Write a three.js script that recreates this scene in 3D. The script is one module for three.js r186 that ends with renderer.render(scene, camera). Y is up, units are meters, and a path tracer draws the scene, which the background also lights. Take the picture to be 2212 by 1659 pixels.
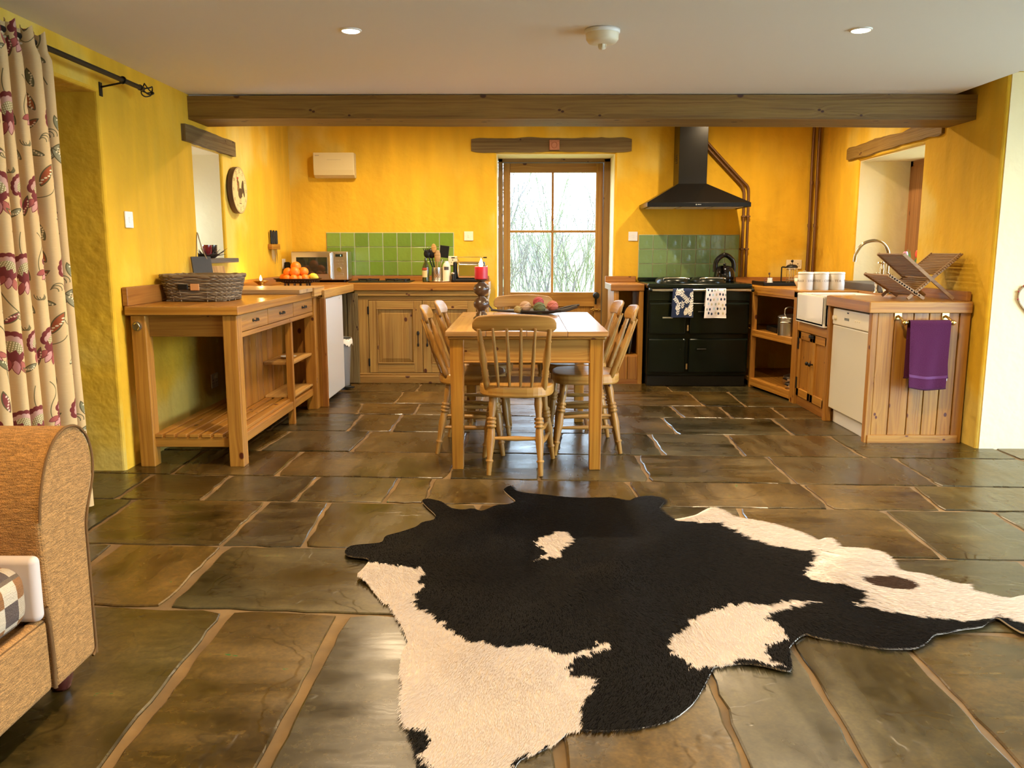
import * as THREE from 'three';
import { RoundedBoxGeometry } from 'three/addons/geometries/RoundedBoxGeometry.js';
import { mergeGeometries } from 'three/addons/utils/BufferGeometryUtils.js';
import { TessellateModifier } from 'three/addons/modifiers/TessellateModifier.js';
import { FontLoader } from 'three/addons/loaders/FontLoader.js';
import { TextGeometry } from 'three/addons/geometries/TextGeometry.js';

// ---------- camera, sky, exposure ----------
const scene = new THREE.Scene();
const camera = new THREE.PerspectiveCamera(49.484, 2212 / 1659, 0.05, 200);
camera.position.set(0, 1.2, 0);
camera.rotation.order = 'YXZ';
camera.rotation.set(-0.15947, 0.01042, 0);
const renderer = new THREE.WebGLRenderer({ antialias: true });
renderer.toneMapping = THREE.LinearToneMapping;
renderer.toneMappingExposure = 0.92;
renderer.shadowMap.enabled = true;
scene.background = new THREE.Color().setRGB(0.66, 0.88, 1.09);   // overcast winter sky
scene.backgroundIntensity = 17;
const LAMP = new THREE.Color().setRGB(1.0, 0.74, 0.44);         // halogen downlights
const LAMP_CD = 19, LAMP_CD_KITCHEN = 16;

// ---------- small tools ----------
function rng(a) { return () => { a = (a + 0x6d2b79f5) | 0; let t = Math.imul(a ^ (a >>> 15), 1 | a); t = (t + Math.imul(t ^ (t >>> 7), 61 | t)) ^ t; return ((t ^ (t >>> 14)) >>> 0) / 4294967296; }; }
const R = rng(11), rr = (a, b) => a + (b - a) * R();
const V = (x, y, z) => new THREE.Vector3(x, y, z);
const col = (r, g, b) => new THREE.Color().setRGB(r, g, b);
const taken = {};
function numbered(n) { const k = taken[n] = (taken[n] ?? -1) + 1; return k ? n + '_' + String(k).padStart(3, '0') : n; }
function tag(o, label, category, group, kind) { if (label) o.userData.label = label; if (category) o.userData.category = category; if (group) o.userData.group = group; if (kind) o.userData.kind = kind; return o; }
function thing(name, label, category, group) { const g = new THREE.Group(); g.name = numbered(name); scene.add(g); return tag(g, label, category, group); }
function structure(name, label) { const g = new THREE.Group(); g.name = name; scene.add(g); return tag(g, label, null, null, 'structure'); }
function clean(g) { if (g.index) g = g.toNonIndexed(); for (const k of Object.keys(g.attributes)) if (!['position', 'normal', 'uv'].includes(k)) g.deleteAttribute(k); if (!g.attributes.uv) g.setAttribute('uv', new THREE.BufferAttribute(new Float32Array(g.attributes.position.count * 2), 2)); if (!g.attributes.normal) g.computeVertexNormals(); return g; }
function merge(list) { const m = mergeGeometries(list.map(clean)); return m; }
function P(parent, name, geo, mat, label) { const m = new THREE.Mesh(Array.isArray(geo) ? (geo.length > 1 ? merge(geo) : geo[0]) : geo, mat); m.name = name; m.castShadow = m.receiveShadow = true; parent.add(m); if (label) m.userData.label = label; return m; }
// moves a thing's origin to the middle of its base
function rebase(g) {
  g.updateMatrixWorld(true); const b = new THREE.Box3().setFromObject(g), c = b.getCenter(V(0, 0, 0)); c.y = b.min.y;
  for (const ch of g.children) ch.position.sub(c); g.position.add(c); return g;
}
function solo(name, geo, mat, label, category, group) { const m = P(scene, numbered(name), geo, mat); tag(m, label, category, group); m.geometry.computeBoundingBox(); const b = m.geometry.boundingBox, c = b.getCenter(V(0, 0, 0)); c.y = b.min.y; m.geometry = m.geometry.clone().translate(-c.x, -c.y, -c.z); m.position.copy(c); return m; }
// uv in metres, u along the grain
function grain(g, axis) {
  g = clean(g); g.computeBoundingBox(); const s = g.boundingBox.getSize(V(0, 0, 0)).toArray(); axis ??= s.indexOf(Math.max(...s));
  const p = g.attributes.position, n = g.attributes.normal, uv = g.attributes.uv, ou = rr(0, 5), ov = rr(0, 5), o = [0, 1, 2].filter((k) => k !== axis);
  for (let i = 0; i < p.count; i++) { const q = [p.getX(i), p.getY(i), p.getZ(i)], m = [n.getX(i), n.getY(i), n.getZ(i)].map(Math.abs); let v = m[o[0]] > m[o[1]] ? q[o[1]] : q[o[0]] + 0.37; let u = q[axis]; if (m[axis] > 0.8) { u = q[o[0]] * 0.4; v = q[o[1]]; } uv.setXY(i, u + ou, v + ov); }
  return g;
}
function plainBox(x0, x1, y0, y1, z0, z1) { return new THREE.BoxGeometry(Math.abs(x1 - x0), Math.abs(y1 - y0), Math.abs(z1 - z0)).translate((x0 + x1) / 2, (y0 + y1) / 2, (z0 + z1) / 2); }
function bx(x0, x1, y0, y1, z0, z1, r = 0.004) { const w = Math.abs(x1 - x0), h = Math.abs(y1 - y0), d = Math.abs(z1 - z0); r = Math.min(r, w * 0.45, h * 0.45, d * 0.45); return new RoundedBoxGeometry(w, h, d, r > 0.012 ? 3 : 1, r).translate((x0 + x1) / 2, (y0 + y1) / 2, (z0 + z1) / 2); }
const wb = (x0, x1, y0, y1, z0, z1, r, axis) => grain(bx(x0, x1, y0, y1, z0, z1, r), axis);
const Y = V(0, 1, 0);
function along(g, a, b) { const d = b.clone().sub(a); g.applyQuaternion(new THREE.Quaternion().setFromUnitVectors(Y, d.clone().normalize())); return g.translate(a.x, a.y, a.z); }
function rod(a, b, r0, r1 = r0, seg = 10) { const L = a.distanceTo(b); return along(new THREE.CylinderGeometry(r1, r0, L, seg).translate(0, L / 2, 0), a, b); }
function lathe(pts, seg = 24) { return new THREE.LatheGeometry(pts.map(([r, y]) => new THREE.Vector2(r, y)), seg); }
function turned(a, b, prof, seg = 12) { const L = a.distanceTo(b); return grain(along(lathe([[0, 0], ...prof.map(([t, r]) => [r, t * L]), [0, L]], seg), a, b)); }
function tube(pts, r, n = 24, seg = 8, closed = false) { return new THREE.TubeGeometry(new THREE.CatmullRomCurve3(pts.map((p) => p.isVector3 ? p : V(...p)), closed, 'catmullrom', 0.5), n, r, seg, closed); }
function ball(r, x, y, z, sx = 1, sy = 1, sz = 1, seg = 20) { return new THREE.SphereGeometry(r, seg, Math.round(seg * 0.7)).scale(sx, sy, sz).translate(x, y, z); }
function extr(pts, depth, bevel = 0) { const s = new THREE.Shape(pts.map(([x, y]) => new THREE.Vector2(x, y))); return new THREE.ExtrudeGeometry(s, { depth, bevelEnabled: bevel > 0, bevelSize: bevel, bevelThickness: bevel, bevelOffset: -bevel, bevelSegments: 2, curveSegments: 8 }); }

// ---------- noise and textures ----------
function hash(x, y, s) { let h = Math.imul(x, 374761393) + Math.imul(y, 668265263) + Math.imul(s, 2147483647 - 57); h = Math.imul(h ^ (h >>> 13), 1274126177); return ((h ^ (h >>> 16)) >>> 0) / 4294967296; }
function noise(x, y, px, py, s) { const x0 = Math.floor(x), y0 = Math.floor(y), fx = x - x0, fy = y - y0, u = fx * fx * (3 - 2 * fx), v = fy * fy * (3 - 2 * fy), m = (a, p) => ((a % p) + p) % p; const a = m(x0, px), b = m(x0 + 1, px), c = m(y0, py), d = m(y0 + 1, py); return (hash(a, c, s) * (1 - u) + hash(b, c, s) * u) * (1 - v) + (hash(a, d, s) * (1 - u) + hash(b, d, s) * u) * v; }
function fbm(x, y, fx, fy, oct, s) { let a = 0, w = 0.5, t = 0; for (let i = 0; i < oct; i++) { a += w * noise(x * fx, y * fy, fx, fy, s + i); t += w; w *= 0.5; fx *= 2; fy *= 2; } return a / t; }
const sm = (a, b, x) => { x = Math.min(1, Math.max(0, (x - a) / (b - a))); return x * x * (3 - 2 * x); };
const mix = (a, b, t) => a + (b - a) * t;
function texture(w, h, f, srgb, rx = 1, ry = 1) {
  const d = new Uint8Array(w * h * 4);
  for (let y = 0, i = 0; y < h; y++) for (let x = 0; x < w; x++, i += 4) { const c = f(x / w, y / h); d[i] = c[0] * 255; d[i + 1] = c[1] * 255; d[i + 2] = c[2] * 255; d[i + 3] = 255; }
  const t = new THREE.DataTexture(d, w, h); t.magFilter = THREE.LinearFilter; t.minFilter = THREE.LinearMipmapLinearFilter; t.generateMipmaps = true; t.wrapS = t.wrapT = THREE.RepeatWrapping; t.repeat.set(rx, ry); if (srgb) t.colorSpace = THREE.SRGBColorSpace; t.needsUpdate = true; return t;
}
const grey = (v) => [v, v, v];
function canvasTexture(w, h, draw, rx, ry) { const c = document.createElement('canvas'); c.width = w; c.height = h; draw(c.getContext('2d'), w, h); const t = new THREE.CanvasTexture(c); t.colorSpace = THREE.SRGBColorSpace; if (rx) { t.wrapS = t.wrapT = THREE.RepeatWrapping; t.repeat.set(rx, ry); } return t; }
function S(o) { return new THREE.MeshStandardMaterial(o); }
function PH(o) { return new THREE.MeshPhysicalMaterial(o); }

// limewash: pigment patches and brush strokes, 3 m a tile
const plasterMap = texture(1024, 1024, (u, v) => {
  const a = fbm(u, v, 3, 3, 5, 1), b = fbm(u, v, 9, 6, 4, 21), st = fbm(u, v, 40, 7, 3, 40), pale = sm(0.49, 0.62, a * 0.75 + b * 0.25) * 0.8 + sm(0.6, 0.75, b) * 0.18, g = 0.94 + 0.1 * (st - 0.5) + 0.1 * (b - 0.5);
  return [mix(0.905, 0.90, pale) * g, mix(0.715, 0.79, pale) * g, mix(0.15, 0.42, pale) * g].map((x) => Math.min(1, x));
}, true, 1 / 3, 1 / 3);
const plasterBump = texture(1024, 1024, (u, v) => grey(0.7 * fbm(u, v, 5, 5, 4, 3) + 0.3 * fbm(u, v, 60, 60, 4, 9)), false, 1 / 3, 1 / 3);
const wallMat = S({ color: 0xffffff, map: plasterMap, bumpMap: plasterBump, bumpScale: 0.02, roughness: 0.9 });
const ceilMat = S({ color: col(0.80, 0.765, 0.69), bumpMap: plasterBump, bumpScale: 0.004, roughness: 0.95 });
// wood: 1.6 m along u, 0.4 m along v
const knots = Array.from({ length: 9 }, (_, i) => [hash(i, 1, 5), hash(i, 2, 5), 0.006 + 0.012 * hash(i, 3, 5)]);
const woodField = (u, v) => {
  let w = v + 0.012 * (fbm(u, v, 4, 6, 3, 60) - 0.5) * 4, k = 0;
  for (const [ku, kv, kr] of knots) { let du = Math.abs(u - ku), dv = Math.abs(v - kv); du = Math.min(du, 1 - du) * 1.6; dv = Math.min(dv, 1 - dv) * 0.4; const d = Math.hypot(du * 0.7, dv); w += 0.03 * Math.exp(-((d / (kr * 3.2)) ** 2)) * Math.sign(v - kv || 1); k = Math.max(k, sm(kr, kr * 0.55, d)); }
  const fine = fbm(u, w, 10, 150, 3, 71), ring = fbm(u * 1, w, 2, 30, 3, 80), tone = fbm(u, v, 3, 5, 3, 90);
  return [Math.min(1, 0.35 * fine + 0.65 * ring), k, tone];
};
const woodMap = texture(1024, 512, (u, v) => { const [g, k, t] = woodField(u, v), s = sm(0.35, 0.75, g), l = 1 - 0.13 * s - 0.2 * (1 - t); return [mix(l, 0.42, k), mix(l * (1 - 0.07 * s), 0.25, k), mix(l * (1 - 0.14 * s), 0.15, k)]; }, true, 1 / 1.6, 1 / 0.4);
const woodBump = texture(1024, 512, (u, v) => grey(1 - woodField(u, v)[0] * 0.8), false, 1 / 1.6, 1 / 0.4);
const wood = (r, g, b, rough = 0.45, bump = 0.0012) => S({ color: col(r, g, b), map: woodMap, bumpMap: woodBump, bumpScale: bump, roughness: rough });
const PINE = wood(0.53, 0.25, 0.034), PINE2 = wood(0.48, 0.215, 0.028), OLDPINE = wood(0.44, 0.255, 0.06, 0.5), OLDPINE2 = wood(0.38, 0.21, 0.045, 0.5), PINE_PALE = wood(0.62, 0.36, 0.1), PINE_RED = wood(0.41, 0.175, 0.035, 0.35), HONEY = wood(0.49, 0.225, 0.03, 0.3), CHAIR = wood(0.50, 0.265, 0.058, 0.36), OAK = wood(0.30, 0.18, 0.038, 0.6, 0.006), OAK_DARK = wood(0.2, 0.14, 0.05, 0.8, 0.008), DOORWOOD = wood(0.46, 0.24, 0.05, 0.4), BEECH = wood(0.55, 0.36, 0.16, 0.5), WALNUT = wood(0.14, 0.075, 0.04, 0.3);
const TABLE = PH({ color: col(0.54, 0.29, 0.1), map: woodMap, bumpMap: woodBump, bumpScale: 0.001, roughness: 0.3, clearcoat: 0.6, clearcoatRoughness: 0.2 });
const BLACK = PH({ color: col(0.008, 0.008, 0.008), roughness: 0.42, specularIntensity: 0.6 }), IRON = S({ color: col(0.02, 0.018, 0.016), roughness: 0.5, metalness: 0.6 }), STEEL = S({ color: col(0.62, 0.6, 0.56), roughness: 0.28, metalness: 1 }), CHROME = S({ color: col(0.8, 0.79, 0.76), roughness: 0.1, metalness: 1 }), BRASS = S({ color: col(0.72, 0.52, 0.2), roughness: 0.22, metalness: 1 }), COPPER = S({ color: col(0.2, 0.105, 0.05), roughness: 0.45, metalness: 0.6 }), WHITE = S({ color: col(0.8, 0.79, 0.76), roughness: 0.35 }), CREAM = S({ color: col(0.78, 0.7, 0.52), roughness: 0.4 }), ENAMEL_WHITE = PH({ color: col(0.82, 0.8, 0.74), roughness: 0.15, clearcoat: 0.6, clearcoatRoughness: 0.08 }), GLASS = PH({ color: 0xffffff, transmission: 1, roughness: 0.02, thickness: 0, ior: 1.45 }), RUBBER = S({ color: col(0.02, 0.02, 0.022), roughness: 0.6 });
// ================= the room =================
const XL = -2.17, XR = 2.78, ZB = -8.0;
function wallShape(u0, u1, v0, v1, holes, t, bevel = 0.018) {
  const s = new THREE.Shape([[u0, v0], [u1, v0], [u1, v1], [u0, v1]].map((p) => new THREE.Vector2(...p)));
  for (const [a, b, c, d] of holes) s.holes.push(new THREE.Path([[a, c], [a, d], [b, d], [b, c]].map((p) => new THREE.Vector2(...p))));
  return new THREE.ExtrudeGeometry(s, { depth: t - 2 * bevel, bevelEnabled: true, bevelSize: bevel, bevelThickness: bevel, bevelOffset: -bevel, bevelSegments: 3 }).translate(0, 0, bevel);
}
function struct(name, geo, mat) { const m = P(scene, name, geo, mat); m.userData.kind = 'structure'; return m; }
struct('wall_left', wallShape(-1.6, 8.55, -0.35, 2.62, [[2.2, 4.43, -0.12, 2.0], [5.66, 6.2, 1.135, 1.885]], 0.6).rotateY(Math.PI / 2).translate(XL - 0.6, 0, 0), wallMat);
struct('wall_right', wallShape(5.0, 8.55, -0.35, 2.62, [[5.96, 7.1, 0.93, 1.925]], 0.6).rotateY(Math.PI / 2).translate(XR, 0, 0), wallMat);
struct('wall_back', wallShape(-2.3, 2.95, -0.35, 2.62, [[-0.228, 0.878, -0.12, 2.085]], 0.5).translate(0, 0, ZB - 0.5), wallMat);
struct('wall_return', wallShape(3.0, 4.3, -0.35, 2.62, [], 0.3).translate(0, 0, -5.303), wallMat);
struct('wall_side', wallShape(-1.6, 5.2, -0.35, 2.62, [[-0.4, 4.65, -0.12, 2.06]], 0.4).rotateY(Math.PI / 2).translate(3.75, 0, 0), wallMat);
struct('wall_front', wallShape(-2.3, 4.1, -0.35, 2.62, [], 0.3).translate(0, 0, 1.3), wallMat);
// ceiling: the lower sloping boards of the sitting end, the higher kitchen ceiling, the boxing between
{
  const slab = new THREE.BoxGeometry(4.86, 0.1, 7.21).rotateZ(-Math.atan(0.058 / 4.8)).translate(XL + 2.4, 2.22, -2.06);
  struct('ceiling', [slab, plainBox(2.4, 4.1, 2.205, 2.32, -5.62, 1.6), plainBox(-2.3, 2.95, 2.5, 2.62, -8.4, -5.5), plainBox(-2.3, 2.95, 2.13, 2.6, -5.69, -5.645)].map(clean), ceilMat);
  struct('roof', plainBox(-2.9, 4.2, 2.62, 2.8, -8.6, 1.7), ceilMat);
}
// rough hewn timbers
function hewn(len, h, d, amp, seed, ends = 0) {
  const g = new THREE.BoxGeometry(len, h, d, Math.round(len / 0.04), 4, 4), p = g.attributes.position;
  for (let i = 0; i < p.count; i++) {
    const x = p.getX(i), y = p.getY(i), z = p.getZ(i), t = (x / len + 0.5) * 7, n1 = fbm(t / 7, y > 0 ? 0.2 : 0.7, 8, 4, 4, seed) - 0.5, n2 = fbm(t / 7, 0.4, 7, 4, 3, seed + 5) - 0.5;
    const e = ends ? Math.min(1, (len / 2 - Math.abs(x)) / ends) : 1, k = ends ? 0.78 + 0.22 * Math.sqrt(Math.max(0, e)) : 1;
    p.setXYZ(i, x, (y + (y !== 0 ? n1 * amp * 2 : 0)) * k, z + n2 * amp);
  }
  g.computeVertexNormals(); return grain(g, 0);
}
{
  const g = hewn(5.04, 0.145, 0.34, 0.006, 300), p = g.attributes.position;
  for (let i = 0; i < p.count; i++) { const t = (p.getX(i) + 2.52) / 5.04; p.setY(i, p.getY(i) + mix(2.118, 2.062, t)); p.setZ(i, p.getZ(i) + mix(-5.79, -5.48, t)); p.setX(i, p.getX(i) + 0.3); }
  g.computeVertexNormals();
  struct('trim_1', g, OAK); scene.children.at(-1).userData.label = 'long oak ceiling beam across the room';
  const l = struct('trim_2', hewn(1.49, 0.13, 0.1, 0.014, 320, 0.09).translate(0.282, 2.163, ZB - 0.035), OAK_DARK); l.userData.label = 'oak lintel over the back door';
  struct('trim_3', hewn(0.95, 0.105, 0.12, 0.006, 340).rotateY(Math.PI / 2).translate(XL - 0.03, 1.945, -5.96), OAK_DARK).userData.label = 'oak lintel over the left window recess';
  struct('trim_4', hewn(1.62, 0.1, 0.1, 0.017, 360, 0.05).rotateY(Math.PI / 2).translate(XR + 0.03, 2.0, -6.5), OAK).userData.label = 'rough oak lintel over the right window recess';
  const v = solo('wall_vent', [bx(0.263, 0.357, 2.115, 2.205, -7.99, -7.965, 0.004), new THREE.TorusGeometry(0.026, 0.005, 8, 24).translate(0.31, 2.16, -7.964), ...[[0.275, 2.127], [0.345, 2.127], [0.275, 2.193], [0.345, 2.193]].map(([x, y]) => ball(0.004, x, y, -7.964))], S({ color: col(0.33, 0.11, 0.04), roughness: 0.5 }), 'small square terracotta brown vent plate on the door lintel', 'vent');
}
// ---------- floor: riven flagstones on a mortar bed ----------
const stoneField = (u, v) => { const a = fbm(u, v, 4, 4, 6, 500), b = fbm(u + 0.15 * a, v, 6, 22, 4, 520), c = 0.5 * fbm(u, v, 90, 90, 2, 540) + 0.5 * fbm(u, v, 260, 260, 2, 545); return [a, b, c]; };
const stoneMap = texture(1024, 1024, (u, v) => { const [a, b, c] = stoneField(u, v), nn = fbm(u, v, 6, 5, 5, 600), flake = sm(0.488, 0.5, nn) * sm(0.516, 0.502, nn) + sm(0.57, 0.581, nn) * sm(0.594, 0.584, nn), l = 0.62 + 0.62 * (a - 0.5) + 0.36 * (b - 0.5) + 0.42 * (c - 0.5) - 0.07 * flake, warm = sm(0.4, 0.65, fbm(u, v, 3, 3, 3, 560)), sc = sm(0.73, 0.79, fbm(u, v, 14, 60, 3, 570)) * 0.12; return [l * (0.96 + 0.06 * warm) + sc, l * 0.94 + sc, l * (0.9 - 0.14 * warm) + sc]; }, true, 1 / 1.7, 1 / 1.7);
const ridge = (u, v) => { const n = fbm(u, v, 5, 9, 5, 600); return Math.min(1, Math.abs(n - 0.5) * 6); };
const stoneBump = texture(1024, 1024, (u, v) => { const [a, b, c] = stoneField(u, v), n = fbm(u, v, 6, 5, 5, 600); return grey(Math.min(1, Math.max(0, 0.55 * fbm(u, v, 4, 4, 4, 500) + 0.14 * b + 0.012 * c + 0.07 * sm(0.49, 0.515, n) + 0.05 * sm(0.57, 0.6, n)))); }, false, 1 / 1.7, 1 / 1.7);
const stoneRough = texture(512, 512, (u, v) => { const [a, b] = stoneField(u, v); return grey(Math.min(1, 0.62 + 0.5 * (a - 0.5) + 0.5 * (b - 0.5))); }, false, 1 / 1.7, 1 / 1.7);
const stone = (r, g, b) => PH({ color: col(r, g, b), map: stoneMap, bumpMap: stoneBump, bumpScale: 0.009, roughness: 0.46, roughnessMap: stoneRough, ior: 1.5 });
const STONES = [stone(0.125, 0.094, 0.028), stone(0.15, 0.102, 0.03), stone(0.11, 0.094, 0.04), stone(0.19, 0.124, 0.036), stone(0.125, 0.104, 0.052)];
const mortarMap = texture(512, 512, (u, v) => { const l = 0.75 + 0.4 * (fbm(u, v, 8, 8, 5, 630) - 0.5); return [l, l * 0.9, l * 0.74]; }, true, 1, 1);
const MORTAR = S({ color: col(0.29, 0.215, 0.11), map: mortarMap, bumpMap: mortarMap, bumpScale: 0.006, roughness: 0.8 });
{
  const g = plainBox(-2.8, 4.15, -0.14, -0.004, -8.5, 1.6), p = g.attributes.position, uv = g.attributes.uv; for (let i = 0; i < p.count; i++) uv.setXY(i, p.getX(i), p.getZ(i));
  const floor = struct('floor', g, MORTAR);
  // row edges z = a + m x, then the joints of each row (x at its far and near edge)
  const edges = [[-8.1, 0], [-7.049, -0.01], [-6.437, 0.042], [-5.988, 0.05], [-5.418, 0.032], [-4.84, 0.036], [-4.271, 0.048], [-3.833, 0.037], [-3.21, 0.041], [-2.585, 0.06], [-1.3, 0.05], [-0.4, 0], [0.5, 0], [1.5, 0]];
  const joints = [[-1.6, -0.9, -0.1, 0.7, 1.3, 2.2], [-1.75, -1.0, -0.3, 0.5, [1.43, 1.43], [1.77, 1.75], 2.3], [[-1.25, -1.21], [-0.79, -0.79], -0.1, 0.55, [1.16, 1.18], [1.54, 1.53], [1.93, 1.92]], [-1.7, [-1.17, -1.16], [-0.87, -0.87], -0.2, 0.45, [1.02, 1.04], [1.81, 1.79], 2.4], [[-1.54, -1.58], [-1, -1.02], -0.35, [0.27, 0.21], [0.85, 0.85], [1.35, 1.32], [2.01, 2.02], 2.9], [[-1.91, -1.89], [-1.32, -1.32], [-0.36, -0.39], [0.12, 0.10], [0.69, 0.68], [1.44, 1.43], [2.18, 2.16], 2.9], [[-1.99, -1.97], [-1.56, -1.55], [-1.08, -1.1], [-0.64, -0.66], [-0.46, -0.46], [0.56, 0.59], [1.46, 1.46], [2.01, 1.97], 2.75], [[-1.87, -1.86], [-1.22, -1.23], [-0.92, -0.89], -0.2, 0.5, [1.02, 0.98], [1.69, 1.67], [2.19, 2.17], 2.8], [[-1.66, -1.67], [-1.21, -1.21], -0.3, 0.5, 1.1, [1.95, 1.9], 2.6], [-1.7, [-0.98, -0.97], [-0.59, -0.61], 0.1, [0.55, 0.52], [0.84, 0.8], [1.18, 1.17], 2.0], [-1.4, -0.5, 0.4, 1.3, 2.2], [-1.1, 0, 1.1, 2.1], [-1.5, 0.4, 1.6]];
  let id = 0;
  const tone = rng(5);
  for (let r = 0; r < joints.length; r++) {
    const [a0, m0] = edges[r], [a1, m1] = edges[r + 1], js = [[-2.8, -2.8], ...joints[r].map((j) => Array.isArray(j) ? j : [j, j]), [3.2, 3.2], [4.1, 4.1]];
    for (let k = 0; k < js.length - 1; k++) {
      const wide = r >= 8 && js[k][0] < 0 ? 0.018 : 0.009, gz = r >= 8 ? 0.011 : 0.007, q = rng(900 + id);
      const cs = [[js[k][0] + wide, 0], [js[k + 1][0] - wide, 0], [js[k + 1][1] - wide, 1], [js[k][1] + wide, 1]].map(([x, e]) => V(x, 0, e ? a1 + m1 * x - gz : a0 + m0 * x + gz));
      const ring = [];
      for (let e = 0; e < 4; e++) { const A = cs[e], B = cs[(e + 1) % 4], n = Math.max(4, Math.round(A.distanceTo(B) / 0.07)); for (let i = 0; i < n; i++) { const t = i / n, v = A.clone().lerp(B, t), c = t < 0.01 ? 0.35 : 1; v.x += (q() - 0.5) * 0.012; v.z += (q() - 0.5) * 0.012; if (i === 0) { v.x += (cs[(e + 2) % 4].x - v.x) * 0.01; v.z += (cs[(e + 2) % 4].z - v.z) * 0.01; } ring.push(v); } }
      const c = ring.reduce((s, v) => s.add(v), V(0, 0, 0)).divideScalar(ring.length), n = ring.length, pos = [], lift = q() * 0.0035, tx = (q() - 0.5) * 0.004, tz = (q() - 0.5) * 0.004;
      const Yt = (v) => lift + tx * (v.x - c.x) + tz * (v.z - c.z), inn = ring.map((v) => v.clone().lerp(c, 0.006 / Math.max(0.1, v.distanceTo(c))));
      const put = (...vs) => vs.forEach((v) => pos.push(v.x, v.y, v.z));
      for (let i = 0; i < n; i++) { const j = (i + 1) % n, A = ring[i].clone().setY(-0.012), B = ring[j].clone().setY(-0.012), A1 = ring[i].clone().setY(Yt(ring[i]) - 0.003), B1 = ring[j].clone().setY(Yt(ring[j]) - 0.003), A2 = inn[i].clone().setY(Yt(inn[i])), B2 = inn[j].clone().setY(Yt(inn[j])), C = c.clone().setY(lift); put(A, A1, B, B, A1, B1, A1, A2, B1, B1, A2, B2, A2, C, B2); }
      const sg = new THREE.BufferGeometry(); sg.setAttribute('position', new THREE.Float32BufferAttribute(pos, 3)); sg.computeVertexNormals();
      const uv = [], flip = q() > 0.5, ou = q() * 3, ov = q() * 3; for (let i = 0; i < pos.length; i += 3) uv.push((flip ? pos[i + 2] : pos[i]) + ou, (flip ? -pos[i] : pos[i + 2]) + ov); sg.setAttribute('uv', new THREE.Float32BufferAttribute(uv, 2));
      sg.translate(-c.x, 0, -c.z); const m = P(floor, id ? 'flagstone_' + String(id).padStart(3, '0') : 'flagstone', sg, STONES[Math.floor(tone() * STONES.length)]); m.position.set(c.x, 0, c.z); id++;
    }
  }
}
// ---------- back door ----------
{
  const d = structure('door_1', 'glazed pine back door with four panes'), z0 = -8.46, z1 = -8.40, W = DOORWOOD;
  P(d, 'door_frame', [wb(-0.222, -0.178, 0, 2.08, z0 - 0.02, z1 + 0.03), wb(0.812, 0.872, 0, 2.08, z0 - 0.02, z1 + 0.03), wb(-0.222, 0.872, 2.045, 2.083, z0 - 0.02, z1 + 0.03)], wood(0.3, 0.17, 0.045, 0.5));
  P(d, 'stile', wb(-0.174, -0.104, 0.01, 2.04, z0, z1), W); P(d, 'stile', wb(0.738, 0.808, 0.01, 2.04, z0, z1), W);
  P(d, 'rail', wb(-0.104, 0.738, 1.95, 2.04, z0, z1), W); P(d, 'rail', wb(-0.104, 0.738, 0.64, 0.782, z0, z1), W); P(d, 'rail', wb(-0.104, 0.738, 0.01, 0.2, z0, z1), W);
  P(d, 'lower_panel', [wb(-0.11, 0.31, 0.19, 0.65, z0 + 0.015, z1 - 0.02), wb(0.32, 0.745, 0.19, 0.65, z0 + 0.015, z1 - 0.02), wb(0.29, 0.34, 0.19, 0.65, z0 + 0.01, z1 - 0.008)], W);
  P(d, 'glazing_bar', wb(0.302, 0.326, 0.78, 1.955, z0 + 0.005, z1 - 0.005, 0.006), W); P(d, 'glazing_bar', wb(-0.105, 0.74, 1.37, 1.394, z0 + 0.006, z1 - 0.006, 0.006), W);
  for (const [x0, x1] of [[-0.104, 0.302], [0.326, 0.738]]) for (const [y0, y1] of [[0.782, 1.37], [1.394, 1.95]]) P(d, 'pane', plainBox(x0, x1, y0, y1, z0 + 0.026, z0 + 0.03), GLASS);
  P(d, 'door_knob', [lathe([[0, 0], [0.02, 0], [0.024, 0.006], [0.01, 0.012], [0.01, 0.03], [0.03, 0.042], [0.034, 0.056], [0.024, 0.07], [0, 0.072]], 20).rotateX(Math.PI / 2).translate(0.752, 0.752, z1), bx(0.744, 0.762, 0.66, 0.72, z1, z1 + 0.006)], BLACK, 'black door knob and keyhole cover');
  P(d, 'bolt', [rod(V(0.70, 0.61, z1 + 0.012), V(0.80, 0.61, z1 + 0.012), 0.008), bx(0.72, 0.735, 0.595, 0.625, z1, z1 + 0.022), bx(0.775, 0.79, 0.595, 0.625, z1, z1 + 0.022)], BRASS);
  P(d, 'threshold', wb(-0.222, 0.872, -0.004, 0.02, z0 - 0.05, z1 + 0.06), wood(0.25, 0.13, 0.05));
}
// ---------- windows ----------
function windowX(name, label, x, z0, z1, y0, y1, mullions) {
  const w = structure(name, label), f = 0.055, W = wood(0.42, 0.2, 0.07, 0.45);
  P(w, 'window_frame', [wb(x - 0.035, x + 0.035, y0, y1, z0, z0 + f), wb(x - 0.035, x + 0.035, y0, y1, z1 - f, z1), wb(x - 0.035, x + 0.035, y1 - f, y1, z0, z1, 0.004, 2), wb(x - 0.035, x + 0.035, y0, y0 + f, z0, z1, 0.004, 2)], W);
  const n = mullions + 1; for (let i = 0; i < n; i++) { const a = mix(z0 + f, z1 - f, i / n), b = mix(z0 + f, z1 - f, (i + 1) / n); if (i) P(w, 'mullion', wb(x - 0.025, x + 0.025, y0 + f, y1 - f, a - 0.02, a + 0.02), W); P(w, 'pane', plainBox(x - 0.003, x + 0.003, y0 + f, y1 - f, a + (i ? 0.02 : 0), b - (i < n - 1 ? 0.02 : 0)), GLASS); }
  return w;
}
const w1 = windowX('window_1', 'pine window in the deep right recess above the sink', 3.245, -7.1, -5.96, 0.935, 1.925, 1);
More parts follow.
